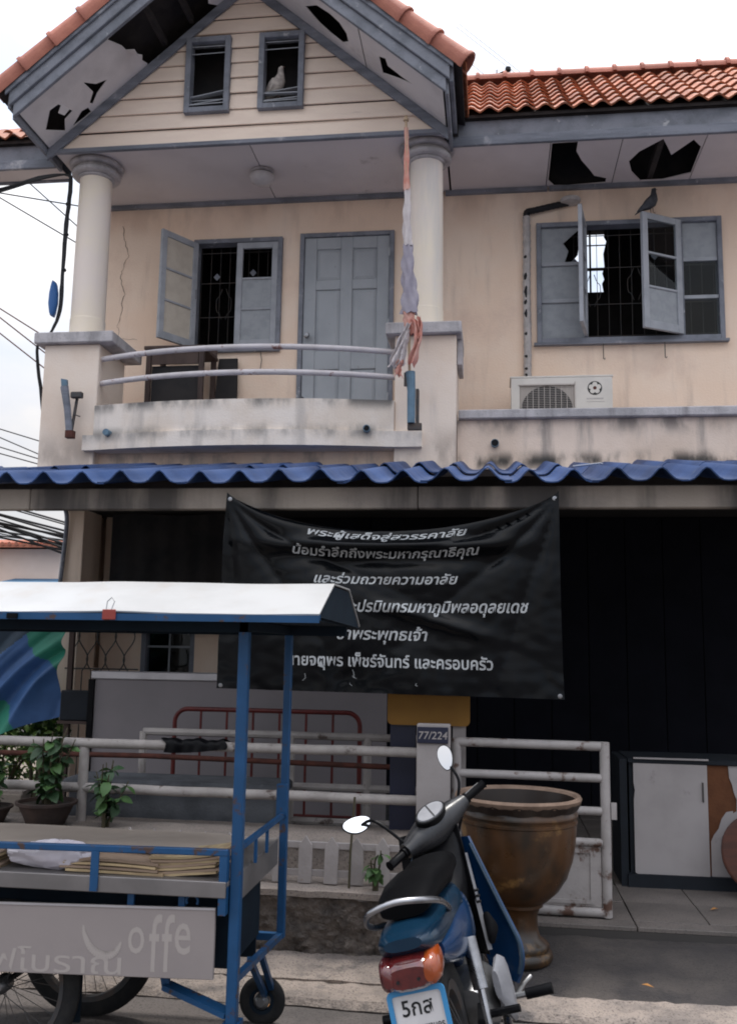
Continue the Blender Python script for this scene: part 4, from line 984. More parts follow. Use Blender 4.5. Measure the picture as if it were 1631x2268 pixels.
# lower frame
part(MB().bar((-.935,3.572,.40),(-.925,4.282,.355),.024,.024), 'lower_bar', 'cart_blue')
part(MB().bar((-.925,4.30,.345),(-2.42,4.30,.345),.03,.03), 'lower_bar', 'cart_blue')
part(MB().bar((-.95,3.56,.285),(-1.22,3.66,.335),.055,.02), 'foot_bar', 'cart_blue'); part(MB().bar((-1.22,3.66,.335),(-1.25,3.66,.47),.03,.02,(0,1,0)), 'foot_bar', 'cart_blue')
part(MB().box(-.965,-.905,3.53,3.60,.245,.262), 'foot_plate', 'cart_blue')
part(MB().bar((-.95,3.85,.385),(-.97,4.22,.13),.022,.022), 'strut', 'cart_blue'); part(MB().bar((-.93,3.95,.38),(-.945,4.25,.14),.022,.022), 'strut', 'cart_blue')
def wheel(par, c, R_, tw, n, yaxis, tyre='tyre', rim='iron', name='wheel', sp='iron'):
    c = Vector(c); A = Matrix.Rotation(radians(90), 4, 'X') if yaxis else Matrix.Rotation(radians(90), 4, 'Y')
    P = lambda a, r, h: c + (A @ Vector((r*cos(a), r*sin(a), h)))
    t = MB(); pr = [(R_-tw*1.5,-tw*.42),(R_-tw*.8,-tw*.62),(R_-tw*.25,-tw*.45),(R_,-tw*.15),(R_,tw*.15),(R_-tw*.25,tw*.45),(R_-tw*.8,tw*.62),(R_-tw*1.5,tw*.42)]
    t.loft([[P(2*pi*i/48, r, h) for r, h in pr] for i in range(48)] , caps=False)
    k = len(pr); o = 47*k; t.f += [(o+j, o+(j+1) % k, (j+1) % k, j) for j in range(k)]
    W_ = t.build(name, tyre, par, smooth=True)
    m = MB(); pr2 = [(R_-tw*1.45,-tw*.5),(R_-tw*1.35,tw*.0),(R_-tw*1.45,tw*.5),(R_-tw*1.9,tw*.4),(R_-tw*2.0,0),(R_-tw*1.9,-tw*.4)]
    m.loft([[P(2*pi*i/48, r, h) for r, h in pr2] for i in range(48)], caps=False); k = len(pr2); o = 47*k; m.f += [(o+j, o+(j+1) % k, (j+1) % k, j) for j in range(k)]
    m.build('rim', rim, W_, smooth=True)
    h = MB(); h.tube([P(0,0,-tw*1.1), P(0,0,-tw*.6), P(0,0,tw*.6), P(0,0,tw*1.1)], [.018,.034,.034,.018], 14); h.build('hub', 'steel', W_, smooth=True)
    s_ = MB()
    for i in range(n):
        a = 2*pi*i/n; sd = 1 if i % 2 else -1; b = a + sd*.5*(1 if (i//2) % 2 else -1)
        s_.tube([P(b,.028,sd*tw*.6), P(a,R_-tw*1.8,0)], .0016, 4)
    s_.build('spokes', sp, W_, kind='stuff')
    return W_
wheel(CT, (-1.86,3.64,.31), .31, .04, 28, True); wheel(CT, (-1.76,4.2,.31), .31, .045, 28, True)
part(MB().bar((-1.62,3.72,.16),(-1.62,3.72,.47),.085,.012,(0,1,0)), 'fork_plate', 'cart_navy')
part(MB().tube([(-1.86,3.60,.31),(-1.86,4.24,.31)], .012, 8), 'axle', 'steel')
part(MB().bar((-1.80,3.92,.33),(-1.84,3.92,.47),.05,.05,(0,1,0)), 'axle_mount', 'cart_navy')
wheel(CT, (-.985,4.24,.10), .10, .032, 0, True, rim='cart_navy', name='castor_wheel')
# things on the cart
def board(pts, z, th, name, mat, label, cat, tilt=0, edge=None, group=None):
    cx = sum(p[0] for p in pts)/len(pts)
    m = MB().prism(pts, lambda a,b,t:(a,b,z+t+tilt*(a-cx)+.004*sin(7*a+3*b)), 0, th)
    return solo(m, name, mat, label, cat, group)
big = MB()
def bigf(u, v):
    x = -2.5 + 1.50*u - .05*v; y = 3.63 + .60*v
    return Vector((x, y, .842 - .058*v + .012*noise.noise(Vector((x*2.2,y*2,0))) - .02*max(0,(u-.85)/.15)**2*1))
big.sheet(40, 14, bigf, .006); solo(big, 'cardboard_sheet', 'cardboard_top', 'large brown cardboard sheet lying flat across the cart top', 'cardboard', smooth=True)
def stack(x0, x1, y0, y1, n, z, label, sk):
    t = thing('cardboard_bundle', label, 'cardboard', ((x0+x1)/2,(y0+y1)/2,z), 'folded cardboard on the cart counter')
    for k in range(n):
        dx = R(-.02,.02); zt = z + k*.0115
        m = MB().sheet(10, 4, lambda u, v: Vector((x0+dx+(x1-x0)*u, y0+(y1-y0)*v+R(0,.001), zt+.010+sk*(u-.5)*.05 + .010*sin(pi*u)*(k/n)*(-1 if sk > 0 else 1))), .0085)
        m.build('board', 'card_edge' if k % 2 == 0 else 'cardboard', t)
stack(-1.28,-1.0,3.545,3.75,7,.756,'thick bundle of folded cardboard beside the front post of the cart', .55)
stack(-1.60,-1.22,3.53,3.74,4,.756,'flat bundle of folded cardboard behind the blue rail stay', -.1)
stack(-2.45,-1.86,3.54,3.76,6,.756,'bundle of folded cardboard beside the plastic bag', -.3)
pb = MB()
def pbf(u, v):
    a = 2*pi*u; h = pi*v - pi/2
    r = 1 + .22*noise.noise(Vector((cos(a)*1.7, sin(a)*1.7, h*1.8))) + .10*noise.noise(Vector((cos(a)*5, sin(a)*5, h*5)))
    return Vector((-1.635 + .155*r*cos(h)*cos(a) - .05*max(0,-cos(a))*cos(h), 3.58+.055*r*cos(h)*sin(a), .805 + .05*r*sin(h)))
pb.grid(44, 24, pbf, wrapu=True); solo(pb, 'plastic_bag', 'plastic_bag', 'crumpled pale plastic bag on the cart counter', 'bag', smooth=True, angle=30)
bc_ = thing('binder_clip', 'red binder clip gripping the edge of the white cart roof', 'clip', (-1.41, 3.385, 1.70))
MB().box(-1.435,-1.385,3.376,3.387,1.692,1.73).build('clip_body', 'binder_red', bc_, bevel=.002)
MB().tube([(-1.42,3.378,1.728),(-1.424,3.395,1.76),(-1.41,3.40,1.775),(-1.396,3.395,1.76),(-1.40,3.378,1.728)], .002, 5).build('clip_handle', 'steel', bc_)
MB().box(-1.81,-1.77,3.377,3.387,1.692,1.712).build('x', 'bike_black', None)
o = bpy.data.objects['x']; o.name = 'bulldog_clip'; tag(o, 'small black clip on the edge of the white cart roof', 'clip')

# ------------------------------------------------------------------ motorcycle (built upright at the origin, then leaned on its stand)
BK = thing('motorcycle', 'blue step through motorcycle leaning on its stand, seen from behind', 'motorcycle', (0,0,0))
def se(cx, y, cz, a, b, n=24, e=2.6, top=1.0, bot=1.0, tilt=0):
    out = []
    for k in range(n):
        t = 2*pi*k/n; c_, s_ = cos(t), sin(t)
        x = a*abs(c_)**(2/e)*(1 if c_ >= 0 else -1); z = b*abs(s_)**(2/e)*(1 if s_ >= 0 else -1)
        if z > 0: x *= 1 + (top-1)*(z/b)
        else: x *= 1 + (bot-1)*(-z/b)
        out.append(Vector((cx + x, y + tilt*z, cz + z)))
    return out
def bp(mb, name, mat, par=BK, **k):
    k.setdefault('smooth', True); return mb.build(name, mat, par, **k)
# rear wheel
wheel(BK, (0,0,.285), .285, .07, 30, False, name='rear_wheel')
# steering assembly transform
SA = Matrix.Translation((0,.86,.80)) @ Matrix.Rotation(radians(27),4,'X') @ Matrix.Rotation(radians(45),4,'Z') @ Matrix.Rotation(radians(-27),4,'X') @ Matrix.Translation((0,-.86,-.80))
SB = Matrix.Translation((0,-.02,-.10)) @ SA @ Matrix.Scale(.82,4,(1,0,0))
for_bars = False
def SM(mb): mb.v = [tuple((SB if for_bars else SA) @ Vector(v)) for v in mb.v]; return mb
fwc = SA @ Vector((0,1.22,.285))
m0 = len(BK.children)
fw = wheel(BK, (0,1.22,.285), .285, .06, 30, False, name='front_wheel')
for o in [fw] + list(fw.children):
    o.data.transform(SA)
bp(SM(MB().tube([(-.075,1.22,.285),(-.075,.98,.62),(-.06,.9,.74)], [.022,.024,.026], 10)), 'fork', 'steel'); bp(SM(MB().tube([(.075,1.22,.285),(.075,.98,.62),(.06,.9,.74)], [.022,.024,.026], 10)), 'fork', 'steel')
ff_ = MB()
def ffn(u, v):
    a = radians(25+150*u); r = .315; w_ = .065; t = (v-.5)*2
    return Vector((w_*t, 1.22 - r*cos(a)*1.0, .285 + (r - .03*t*t)*sin(a)))
bp(SM(ff_.sheet(24, 9, ffn, .004)), 'front_fender', 'bike_blue')
# tail, seat, side covers
tail = MB().loft([se(0,.40,.665,.085,.055), se(0,.25,.675,.115,.07), se(0,.05,.685,.112,.072), se(0,-.15,.695,.110,.068), se(0,-.30,.705,.102,.058), se(0,-.40,.715,.088,.040), se(0,-.445,.725,.06,.018)])
bp(tail, 'tail_cowl', 'bike_teal')
for sg in (-1,1):
    sc = MB().loft([[v + Vector((sg*.0,0,0)) for v in se(sg*.072,y,z,a*.85,b,18,2.4)] for y,z,a,b in ((.50,.56,.03,.06),(.38,.57,.055,.11),(.2,.585,.065,.105),(.0,.61,.06,.085),(-.18,.635,.05,.06),(-.30,.655,.03,.03))])
    bp(sc, 'side_cover', 'bike_blue')
seat = MB().loft([se(0,.62,.735,.06,.03,24,2.6), se(0,.55,.76,.085,.045), se(0,.40,.775,.095,.05), se(0,.22,.775,.104,.05), se(0,.12,.79,.105,.052), se(0,-.08,.805,.104,.05), se(0,-.22,.805,.096,.044), se(0,-.30,.795,.08,.028)])
bp(seat, 'seat', 'seat_vinyl')
# tail light
tlr = MB().loft([se(0,-.36,.645,.082,.052,20,3), se(0,-.42,.642,.084,.05,20,3), se(0,-.455,.638,.078,.044,20,3), se(0,-.472,.636,.062,.03,20,3)])
TLo = bp(tlr, 'tail_light', 'red_lens')
for sg in (-1,1):
    bp(MB().loft([se(sg*.070,-.35,.648,.028,.046,16,2.6), se(sg*.070,-.42,.645,.03,.045,16,2.6), se(sg*.067,-.463,.64,.023,.036,16,2.6), se(sg*.064,-.474,.638,.014,.022,16,2.6)]), 'indicator', 'orange_lens' if sg > 0 else 'red_lens', TLo)
for x in (-.035,.03): bp(MB().lathe([(.005,0),(.005,.004)], (x,-.4735,.63), 8, Matrix.Rotation(radians(90),4,'X')), 'screw', 'print_black', TLo)
bp(MB().loft([se(0,-.2,.66,.10,.05), se(0,-.34,.60,.08,.05), se(0,-.40,.565,.07,.03), se(0,-.415,.48,.06,.02)]), 'rear_fender', 'bike_black')
bp(MB().loft([se(0,.10,.60,.055,.03,16), se(0,-.1,.60,.055,.03,16), se(0,-.26,.54,.055,.03,16), se(0,-.37,.42,.055,.025,16), se(0,-.40,.33,.05,.02,16)]), 'rear_fender', 'bike_black')
# number plate
def PT(x, z, d=0): return Vector((x, -.435 - d - (z-.45)*-.10, z))
pz0, pz1, pw = .36, .585, .083
pl_ = MB().prism(rrect(-pw,pw,pz0,pz1,.012,4), lambda a,b,t: PT(a,b,-t), 0, .004); PLo = bp(pl_, 'number_plate', 'plate_white', smooth=False)
fr = MB()
ro = rrect(-pw-.009,pw+.009,pz0-.009,pz1+.009,.018,4); ri = rrect(-pw+.006,pw-.006,pz0+.006,pz1-.006,.010,4)
fr.holed(ro, [ri], lambda a,b,t: PT(a,b,t), .002, .008); bp(fr, 'plate_frame', 'plate_blue', PLo, smooth=False)
def pltext(body, cx, z, width, ky):
    vs, fs = text_geo(body, 1, 0, .012); xs = [v.x for v in vs]; k = width/(max(xs)-min(xs)); mid = (max(xs)+min(xs))/2
    bp(MB().add([PT(cx+(v.x-mid)*k, z+v.y*k*ky, .002) for v in vs], fs), 'lettering', 'print_black', PLo, smooth=False)
pltext('5กส', -.004, .518, .098, 1.05); pltext('กรุงเทพมหานคร', 0, .474, .140, 1.3)
bp(MB().bar((0,-.36,.55),(0,-.402,.535),.10,.05), 'plate_bracket', 'bike_black', smooth=False)
# grab rail
bp(MB().tube(smoothpath([(-.108,-.10,.715),(-.118,-.24,.745),(-.116,-.36,.785),(-.085,-.43,.83),(0,-.44,.85),(.085,-.41,.835),(.118,-.30,.80),(.12,-.18,.755),(.108,-.06,.715)],5), .009, 10, flat=1.2), 'grab_rail', 'chrome')
# frame, engine, shocks, exhaust
bp(MB().loft([se(0,.86,.80,.03,.04,14), se(0,.74,.58,.035,.045,14), se(0,.60,.47,.04,.05,14), se(0,.42,.44,.04,.05,14), se(0,.25,.55,.04,.06,14)]), 'frame_spine', 'bike_blue')
en = MB().loft([se(.02,.20,.29,.09,.08,18,3), se(.03,.26,.29,.125,.10,18,3), se(.03,.42,.29,.13,.10,18,3), se(.03,.50,.30,.10,.08,18,3), se(0,.60,.33,.06,.055,18,3), se(0,.74,.35,.055,.05,18,3)])
ENo = bp(en, 'engine', 'steel')
bp(MB().lathe([(.085,0),(.085,.02),(.07,.035),(.03,.04)], (.15,.36,.29), 20, Matrix.Rotation(radians(90),4,'Y')), 'clutch_cover', 'chrome', ENo)
bp(MB().loft([se(.165,.22,.36,.012,.05,12), se(.185,.27,.34,.022,.11,12,3), se(.185,.36,.30,.022,.12,12,3), se(.165,.44,.28,.012,.06,12)]), 'engine_guard', 'bike_pale', ENo)
for k in range(5): bp(MB().loft([se(0,.58+.03*k,.335+.004*k,.075,.068,16,4), se(0,.586+.03*k,.335+.004*k,.075,.068,16,4)]), 'cooling_fin', 'steel', ENo, smooth=False)
for sg in (-1,1):
    S_ = bp(MB().tube([(sg*.135,-.01,.27),(sg*.13,.05,.42)], .014, 10), 'shock_absorber', 'chrome')
    bp(MB().tube([(sg*.13,.045,.41),(sg*.122,.10,.57)], .027, 14), 'shock_cover', 'chrome', S_)
    bp(MB().bar((sg*.11,.0,.285),(sg*.085,.36,.30),.03,.05), 'swing_arm', 'bike_black', smooth=False)
bp(MB().tube(smoothpath([(.06,.70,.30),(.12,.60,.2),(.15,.35,.16),(.155,.1,.2)],5), .018, 10), 'exhaust_pipe', 'chrome')
bp(MB().tube([(.155,.12,.195),(.16,.05,.205),(.165,-.30,.25),(.165,-.36,.257)], [.022,.042,.045,.03], 16), 'muffler', 'chrome')
bp(MB().tube([(.09,.46,.235),(.24,.46,.235)], .012, 8), 'footpeg_bar', 'steel'); 
for sg in (-1,1): bp(MB().tube([(sg*.235,.46,.235),(sg*.34,.455,.24)], [.021,.022], 10), 'footpeg', 'bike_black')
bp(MB().tube([(.19,.5,.22),(.22,.62,.225),(.25,.66,.235)], .008, 8), 'brake_pedal', 'steel')
bp(MB().tube([(-.07,.38,.22),(-.22,.30,-.03)], [.014,.011], 8), 'side_stand', 'bike_black')
bp(MB().tube([(.14,.03,.33),(.25,.02,.335)], .014, 8), 'rear_footpeg', 'bike_black')
# leg shield: two wings, the pale inner edge, and the black centre
for sg in (-1,1):
    def wing(u, v):
        z = .80 - .56*v
        xi = .055 + .035*v; xo = .125 + .12*min(1,v*1.35) - .05*max(0,(v-.8)/.2)**2
        x = xi + (xo-xi)*u
        y = .845 - .17*v + .19*v*v*.4 - .13*u**1.6*(.35+.65*v) - .02
        return Vector((sg*x, y, z))
    wm = MB().sheet(14, 22, wing, .012 if sg < 0 else -.012); bp(wm, 'leg_shield', 'bike_blue')
    def edge(i): 
        v = i/20; p = wing(1, v); return p + Vector((-sg*.004, -.006, 0))
    bp(MB().tube([edge(i) for i in range(1,20)], .009, 8), 'shield_edge', 'bike_teal')
    def inner(u, v):
        z = .86 - .50*v; x = .02 + ((.075 if sg > 0 else .15) + .02*v)*u
        return Vector((sg*x, .80 - .10*v - .035*u - .05*v*u, z))
    bp(MB().sheet(10, 14, inner, .004 if sg < 0 else -.004), 'shield_lining', 'bike_black')
    def pale(u, v):
        z = .74 - .36*v; x = .092 + .022*v + .018*u
        return Vector((sg*x, .752 - .10*v - .05*v, z))
    bp(MB().sheet(4, 12, pale, .004 if sg < 0 else -.004), 'shield_edge_trim', 'bike_pale')
bp(MB().loft([se(0,.82,.86,.09,.05,18,3), se(0,.77,.76,.10,.09,18,3), se(0,.70,.63,.085,.10,18,3), se(0,.60,.53,.06,.08,18,3), se(0,.48,.52,.055,.06,18,3)]), 'centre_cover', 'bike_black')
for k in range(3): bp(MB().box(.112,.13,.645-.004*k,.66-.004*k,.60-.022*k,.608-.022*k), 'vent', 'print_black', smooth=False)
bp(MB().loft([se(.14,.60,.42,.015,.02,14,2.2), se(.15,.615,.46,.026,.03,14,2.2), se(.14,.63,.50,.016,.02,14,2.2)]), 'side_scoop', 'bike_black')
# handlebar cowl and controls
for_bars = True
def bar_y(x): return .80 - .25*abs(x)**1.2
def cowl(xs, zf, ra, rb):
    rings = []
    for x in xs:
        t = abs(x)/.22; a = ra*(1-.62*min(1,t)**1.3); b = rb*(1-.58*min(1,t)**1.3); c = Vector((x, bar_y(x), zf(x)))
        rings.append([c + Vector((0, a*cos(2*pi*k/16), b*sin(2*pi*k/16))) for k in range(16)])
    return MB().loft(rings)
zf = lambda x: .965 + .05*abs(x)
HB = bp(SM(cowl([-.225+.025*i for i in range(19)], zf, .09, .075)), 'handlebar_cowl', 'bike_grey')
bp(SM(MB().loft([se(0,.83,.93,.08,.07,18), se(0,.90,.92,.085,.075,18), se(0,.96,.91,.075,.065,18), se(0,.985,.905,.05,.045,18)])), 'headlight_nacelle', 'bike_black', HB)
bp(SM(MB().loft([se(0,.984,.905,.055,.05,18), se(0,1.0,.903,.045,.04,18), se(0,1.006,.902,.02,.02,18)])), 'headlight', 'plate_white', HB)
fcv = bp(SM(MB().loft([se(0,.84,.93,.085,.06,18,2.6), se(0,.90,.86,.10,.08,18,2.6), se(0,.95,.78,.095,.07,18,2.6), se(0,.98,.72,.07,.045,18,2.6), se(0,.985,.69,.03,.02,18,2.6)])), 'front_cover', 'bike_black', HB)
bp(SM(MB().loft([se(-.055,.93,.715,.02,.014,12), se(-.06,.90,.705,.026,.018,12), se(-.058,.87,.70,.014,.010,12)])), 'front_indicator', 'orange_lens', HB)
for sg in (-1,1): bp(SM(MB().loft([se(sg*.075,.90,.875,.022,.02,12), se(sg*.10,.92,.872,.022,.02,12), se(sg*.11,.95,.87,.012,.012,12)])), 'front_indicator', 'orange_lens', HB)
# speedometer facing the rider
SPM = Matrix.Translation((0,.745,1.028)) @ Matrix.Rotation(radians(38),4,'X')
def spd(a, b, h0, h1, n=28, off=0): 
    return MB().loft([[SPM @ Vector((off+a*cos(2*pi*k/n)*s_, b*sin(2*pi*k/n)*s_, h)) for k in range(n)] for h, s_ in ((h0,1),(h1,1),(h1+.004,.94))])
bp(SM(spd(.098,.050,-.02,.014)), 'speedometer_rim', 'bike_black', HB); bp(SM(spd(.086,.040,.012,.019)), 'speedometer_dial', 'bike_pale', HB)
bp(SM(MB().add([SPM @ Vector(v) for v in [(-.003-.014,-.038,.0255),(.004-.014,-.038,.0255),(.004+.014,.038,.0255),(-.003+.014,.038,.0255)]], [(0,1,2,3)])), 'dial_divider', 'print_black', HB, smooth=False)
for sg in (-1,1):
    bp(SM(MB().tube([(sg*.19,bar_y(.19),zf(.19)),(sg*.25,bar_y(.25),zf(.25))], [.021,.024], 12)), 'switch_housing', 'bike_black', HB)
    bp(SM(MB().tube([(sg*.25,bar_y(.25),zf(.25)),(sg*.30,bar_y(.30),zf(.30)),(sg*.36,bar_y(.36),zf(.36)),(sg*.365,bar_y(.365),zf(.365))], [.017,.0185,.018,.021], 12)), 'grip', 'bike_black', HB)
    if sg > 0: bp(SM(MB().tube([(sg*.21,bar_y(.21)+.05,zf(.21)-.005),(sg*.27,bar_y(.27)+.07,zf(.27)),(sg*.38,bar_y(.38)+.06,zf(.38))], [.007,.0065,.008], 8)), 'brake_lever', 'steel', HB)
for sg, a in ((1,.24),(1,.20),(-1,.20)):
    p0 = SB @ Vector((sg*a, bar_y(a)+.03, zf(a)))
    bp(MB().tube(bez(p0, p0+Vector((sg*.04,.12,.03)), Vector((sg*.10,.95,.88)), Vector((sg*.03,.90,.70)), 12), .0045, 6), 'control_cable', 'bike_black', HB)
# mirrors
def mirror(base, mid, head, rx, rz, yaw, pitch, lab):
    Mx = Matrix.Translation(head) @ Matrix.Rotation(yaw,4,'Z') @ Matrix.Rotation(pitch,4,'X')
    st = bp(MB().tube(smoothpath([base, mid, Mx @ Vector((0,.03,-rz*.3))], 6), .007, 8), 'mirror_stem', 'bike_black', HB)
    Mx = Matrix.Translation(head) @ Matrix.Rotation(yaw,4,'Z') @ Matrix.Rotation(pitch,4,'X')
    def ov(s_, y): return [Mx @ Vector((rx*s_*cos(2*pi*k/28)*(1+.18*sin(2*pi*k/28)), y, rz*s_*sin(2*pi*k/28))) for k in range(28)]
    Mo = bp(MB().loft([ov(1.0,0),ov(1.02,.008),ov(.9,.026),ov(.4,.038)]), 'mirror', 'bike_black', BK, label=lab)
    bp(MB().loft([ov(.94,-.0015),ov(.94,.002)]), 'mirror_glass', 'mirror_glass', Mo, smooth=False)
bl = SB @ Vector((-.20,bar_y(.2),zf(.2)+.02)); br = SB @ Vector((.20,bar_y(.2),zf(.2)+.02))
MIR = (bl, br)
LEAN, HEAD = radians(-15), radians(-3)
BM = Matrix.Translation((-.066, 3.50, 0)) @ Matrix.Rotation(HEAD,4,'Z') @ Matrix.Rotation(LEAN,4,'Y')
BI = BM.inverted()
def wl(p): return BI @ Vector(p)
# mirrors are placed where they stand in the world, then expressed in the machine's own axes
hl, hr = wl((-.585,4.22,.845)), wl((-.217,4.45,1.115))
mirror(bl, bl.lerp(hl,.6)+Vector((0,0,.05)), hl, .064, .036, radians(22), radians(-24), 'oval mirror tilted to the sky')
mirror(br, br.lerp(hr,.45)+Vector((.03,0,.0)), hr, .034, .058, radians(6), radians(-6), 'upright oval mirror above the number post')
BK.location = BM.translation; BK.rotation_euler = BM.to_euler()

# ------------------------------------------------------------------ big glazed jar
JR = thing('water_jar', 'large brown glazed jar on a pedestal foot beside the gate', 'jar', (.125, 5.13, .07))
prof = [(.165,.062),(.172,.08),(.165,.105),(.15,.115),(.155,.135),(.145,.15),(.108,.175),(.096,.22),(.096,.28),(.108,.315),(.125,.325),(.125,.34),(.15,.355),(.205,.405),(.247,.47),(.275,.55),(.29,.63),(.296,.70),(.296,.735),(.302,.74),(.302,.752),(.295,.757),(.297,.77),(.304,.775),(.304,.788),(.297,.795),(.297,.815)]
J = MB().lathe(prof, (.125,5.13,0), 56, caps=False).build('jar_body', 'jar_glaze', JR, smooth=True, angle=50)
MB().lathe([(.297,.816),(.318,.835),(.326,.858),(.318,.872),(.30,.868),(.29,.855)], (.125,5.13,0), 56, caps=False).build('jar_lip', 'jar_lip', JR, smooth=True)
MB().grid(56, 8, lambda u, v: Vector((.125+(.291-.06*v)*cos(2*pi*u), 5.13+(.291-.06*v)*sin(2*pi*u), .856-.30*v)), wrapu=True).build('jar_inside', 'jar_dark', JR, smooth=True)  # shade inside the jar put into the dark wall colour
# scalloped glaze runs under the lip
dr = MB(); n = 120
top = [Vector((.125+.3265*cos(2*pi*k/n), 5.13+.3265*sin(2*pi*k/n), .846+.004*sin(k*.9))) for k in range(n)]
bot = [Vector((.125+.3025*cos(2*pi*k/n), 5.13+.3025*sin(2*pi*k/n), .808-.006*abs(sin(k*.33)))) for k in range(n)]
mid = [Vector((.125+.3215*cos(2*pi*k/n), 5.13+.3215*sin(2*pi*k/n), .834+.008*abs(sin(k*.33))+.003*sin(k*1.7))) for k in range(n)]
dr.loft([mid, bot], caps=False).build('glaze_run', 'jar_dark', JR, smooth=True)
MB().lathe([(.235,.556),(.235,.56)], (.125,5.13,0), 40).build('water', 'jar_dark', JR)
# ------------------------------------------------------------------ cabinet and disc in the carport
CB = thing('cabinet', 'low white cabinet with peeling laminate under the awning', 'cabinet', (1.45, 6.6, .15))
MB().box(.86,2.15,6.42,6.85,.23,.905).build('carcass', 'cabinet_dark', CB)
MB().box(.84,2.17,6.38,6.86,.15,.23).build('plinth', 'cabinet_dark', CB)
MB().box(.85,2.17,6.39,6.86,.907,.935).build('cabinet_top', 'cabinet_dark', CB, bevel=.004)
MB().box(1.341,1.56,6.414,6.4195,.232,.904).build('bare_board', 'chipboard', CB)
MB().box(.885,1.345,6.372,6.389,.935,.945).build('top_strip', 'cabinet_white', CB)
dd = MB().prism([(.885,.235),(.90,.23),(1.338,.226),(1.338,.905),(.885,.91),(.885,.78),(.893,.74),(.885,.68)], lambda a,b,t:(a,6.395+t,b), 0, .022); DD = dd.build('cabinet_door', 'cabinet_white', CB)
MB().box(1.305,1.312,6.38,6.3945,.68,.80).build('door_handle', 'iron', DD)
MB().prism([(1.35,.23),(2.14,.225),(2.14,.895),(1.47,.905),(1.475,.83),(1.49,.79),(1.50,.74),(1.515,.70),(1.512,.63),(1.49,.615),(1.49,.63),(1.45,.622),(1.42,.58),(1.40,.52),(1.37,.48),(1.352,.44)], lambda a,b,t:(a,6.406+t,b), 0, .006).build('laminate', 'cabinet_white', CB)
MB().box(.80,.845,6.40,6.84,.15,.93).build('side_panel', 'cabinet_dark', CB)
DM = Matrix.Translation((1.60,6.20,.42)) @ Matrix.Rotation(radians(-12),4,'X') @ Matrix.Rotation(radians(90),4,'X')
RD = thing('round_tabletop', 'round red brown wooden tabletop leaning against the cabinet', 'tabletop', (1.60,6.2,.16))
MB().lathe([(.225,-.012),(.235,-.008),(.235,.008),(.225,.012)], (0,0,0), 48, DM).build('disc', 'round_wood', RD)
MB().lathe([(.03,.0125),(.028,.016)], (0,0,0), 20, DM @ Matrix.Translation((-.05,.02,0))).build('sticker', 'pvc_blue', RD)
BL = solo(MB().sheet(30, 12, lambda u, v: Vector((-3.74+1.32*u, 8.93+.012*sin(40*u), 2.88-1.14*v+.01*sin(9*u))), .004), 'shade_sheet', 'attic_dark', 'near black sheet standing in for deep shade on the wall behind the banner', 'shade sheet', smooth=True)  # added dark sheet, imitates the shade high on the ground floor wall

# ------------------------------------------------------------------ air conditioner
AC = thing('air_conditioner', 'cream outdoor air conditioner unit with flower emblem on the ledge', 'air conditioner', (.62, 8.66, 3.46))
ox0, ox1, oy, oz0, oz1 = .17, 1.07, 8.50, 3.475, 4.07
MB().box(ox0,ox1,oy+.02,oy+.32,oz0,oz1-.002).build('casing', 'ac_case', AC, bevel=.008)
MB().box(ox0-.01,ox1+.01,oy-.0,oy+.33,oz1,oz1+.018).build('casing_lid', 'ac_case', AC, bevel=.004)
MB().holed([(ox0,oz0),(ox1,oz0),(ox1,oz1-.002),(ox0,oz1-.002)], [[(.245,3.53),(.735,3.53),(.735,4.0),(.245,4.0)]], lambda a,b,t:(a,oy+t,b), 0, .019).build('front_panel', 'ac_case', AC)
MB().box(.24,.74,oy+.0192,oy+.0198,3.525,4.005).build('grille_back', 'ac_grille', AC)
MB().lathe([(.232,0),(.232,.003)], (.49,oy+.018,3.765), 48, Matrix.Rotation(radians(90),4,'X')).build('fan_opening', 'ac_dark', AC)
gr_ = MB()
for k in range(10): gr_.box(.262+.0505*k,.267+.0505*k,oy+.004,oy+.008,3.53,4.0)
for k in range(28): gr_.box(.245,.735,oy+.0085,oy+.0105,3.54+.0165*k,3.5425+.0165*k)
gr_.build('grille_bars', 'ac_grille', AC, kind='stuff')
MB().box(.735,.745,oy-.006,oy-.0005,3.5,4.03).build('panel_seam', 'ac_grille', AC); MB().box(.235,.74,oy-.006,oy-.0005,4.0,4.012).build('grille_rim', 'ac_grille', AC)
ec = (.915, 3.965)
def disc(r_, mat, d, nm='emblem_ring'): return MB().lathe([(r_,0),(r_,.0012)], (ec[0],oy-d,ec[1]), 40, Matrix.Rotation(radians(90),4,'X')).build(nm, mat, AC)
disc(.064,'print_black',.0005); disc(.0575,'ac_case',.002,'emblem_ground'); 
m = MB(); pts = []
for k in range(60):
    a = 2*pi*k/60 + pi/2; rr = .036 + .020*abs(cos(2.5*(a-pi/2)))**.6; pts.append((ec[0]+rr*cos(a), ec[1]+rr*sin(a)))
MB().lathe([(.057,0),(.057,.0008)], (ec[0],oy-.0032,ec[1]), 40, Matrix.Rotation(radians(90),4,'X')).build('emblem_ring', 'print_black', AC)
m.prism(pts, lambda a,b,t:(a,oy-.0056+t,b), 0, .001).build('emblem_flower', 'ac_case', AC)
MB().lathe([(.016,0),(.016,.0008)], (ec[0],oy-.0058,ec[1]), 20, Matrix.Rotation(radians(90),4,'X')).build('emblem_centre', 'rust_brown', AC)
MB().box(.84,.99,oy-.0015,oy-.0005,3.862,3.874).build('print_line', 'wrap_tape', AC); MB().box(.84,1.0,oy-.0015,oy-.0005,3.838,3.842).build('print_line', 'wrap_tape', AC)
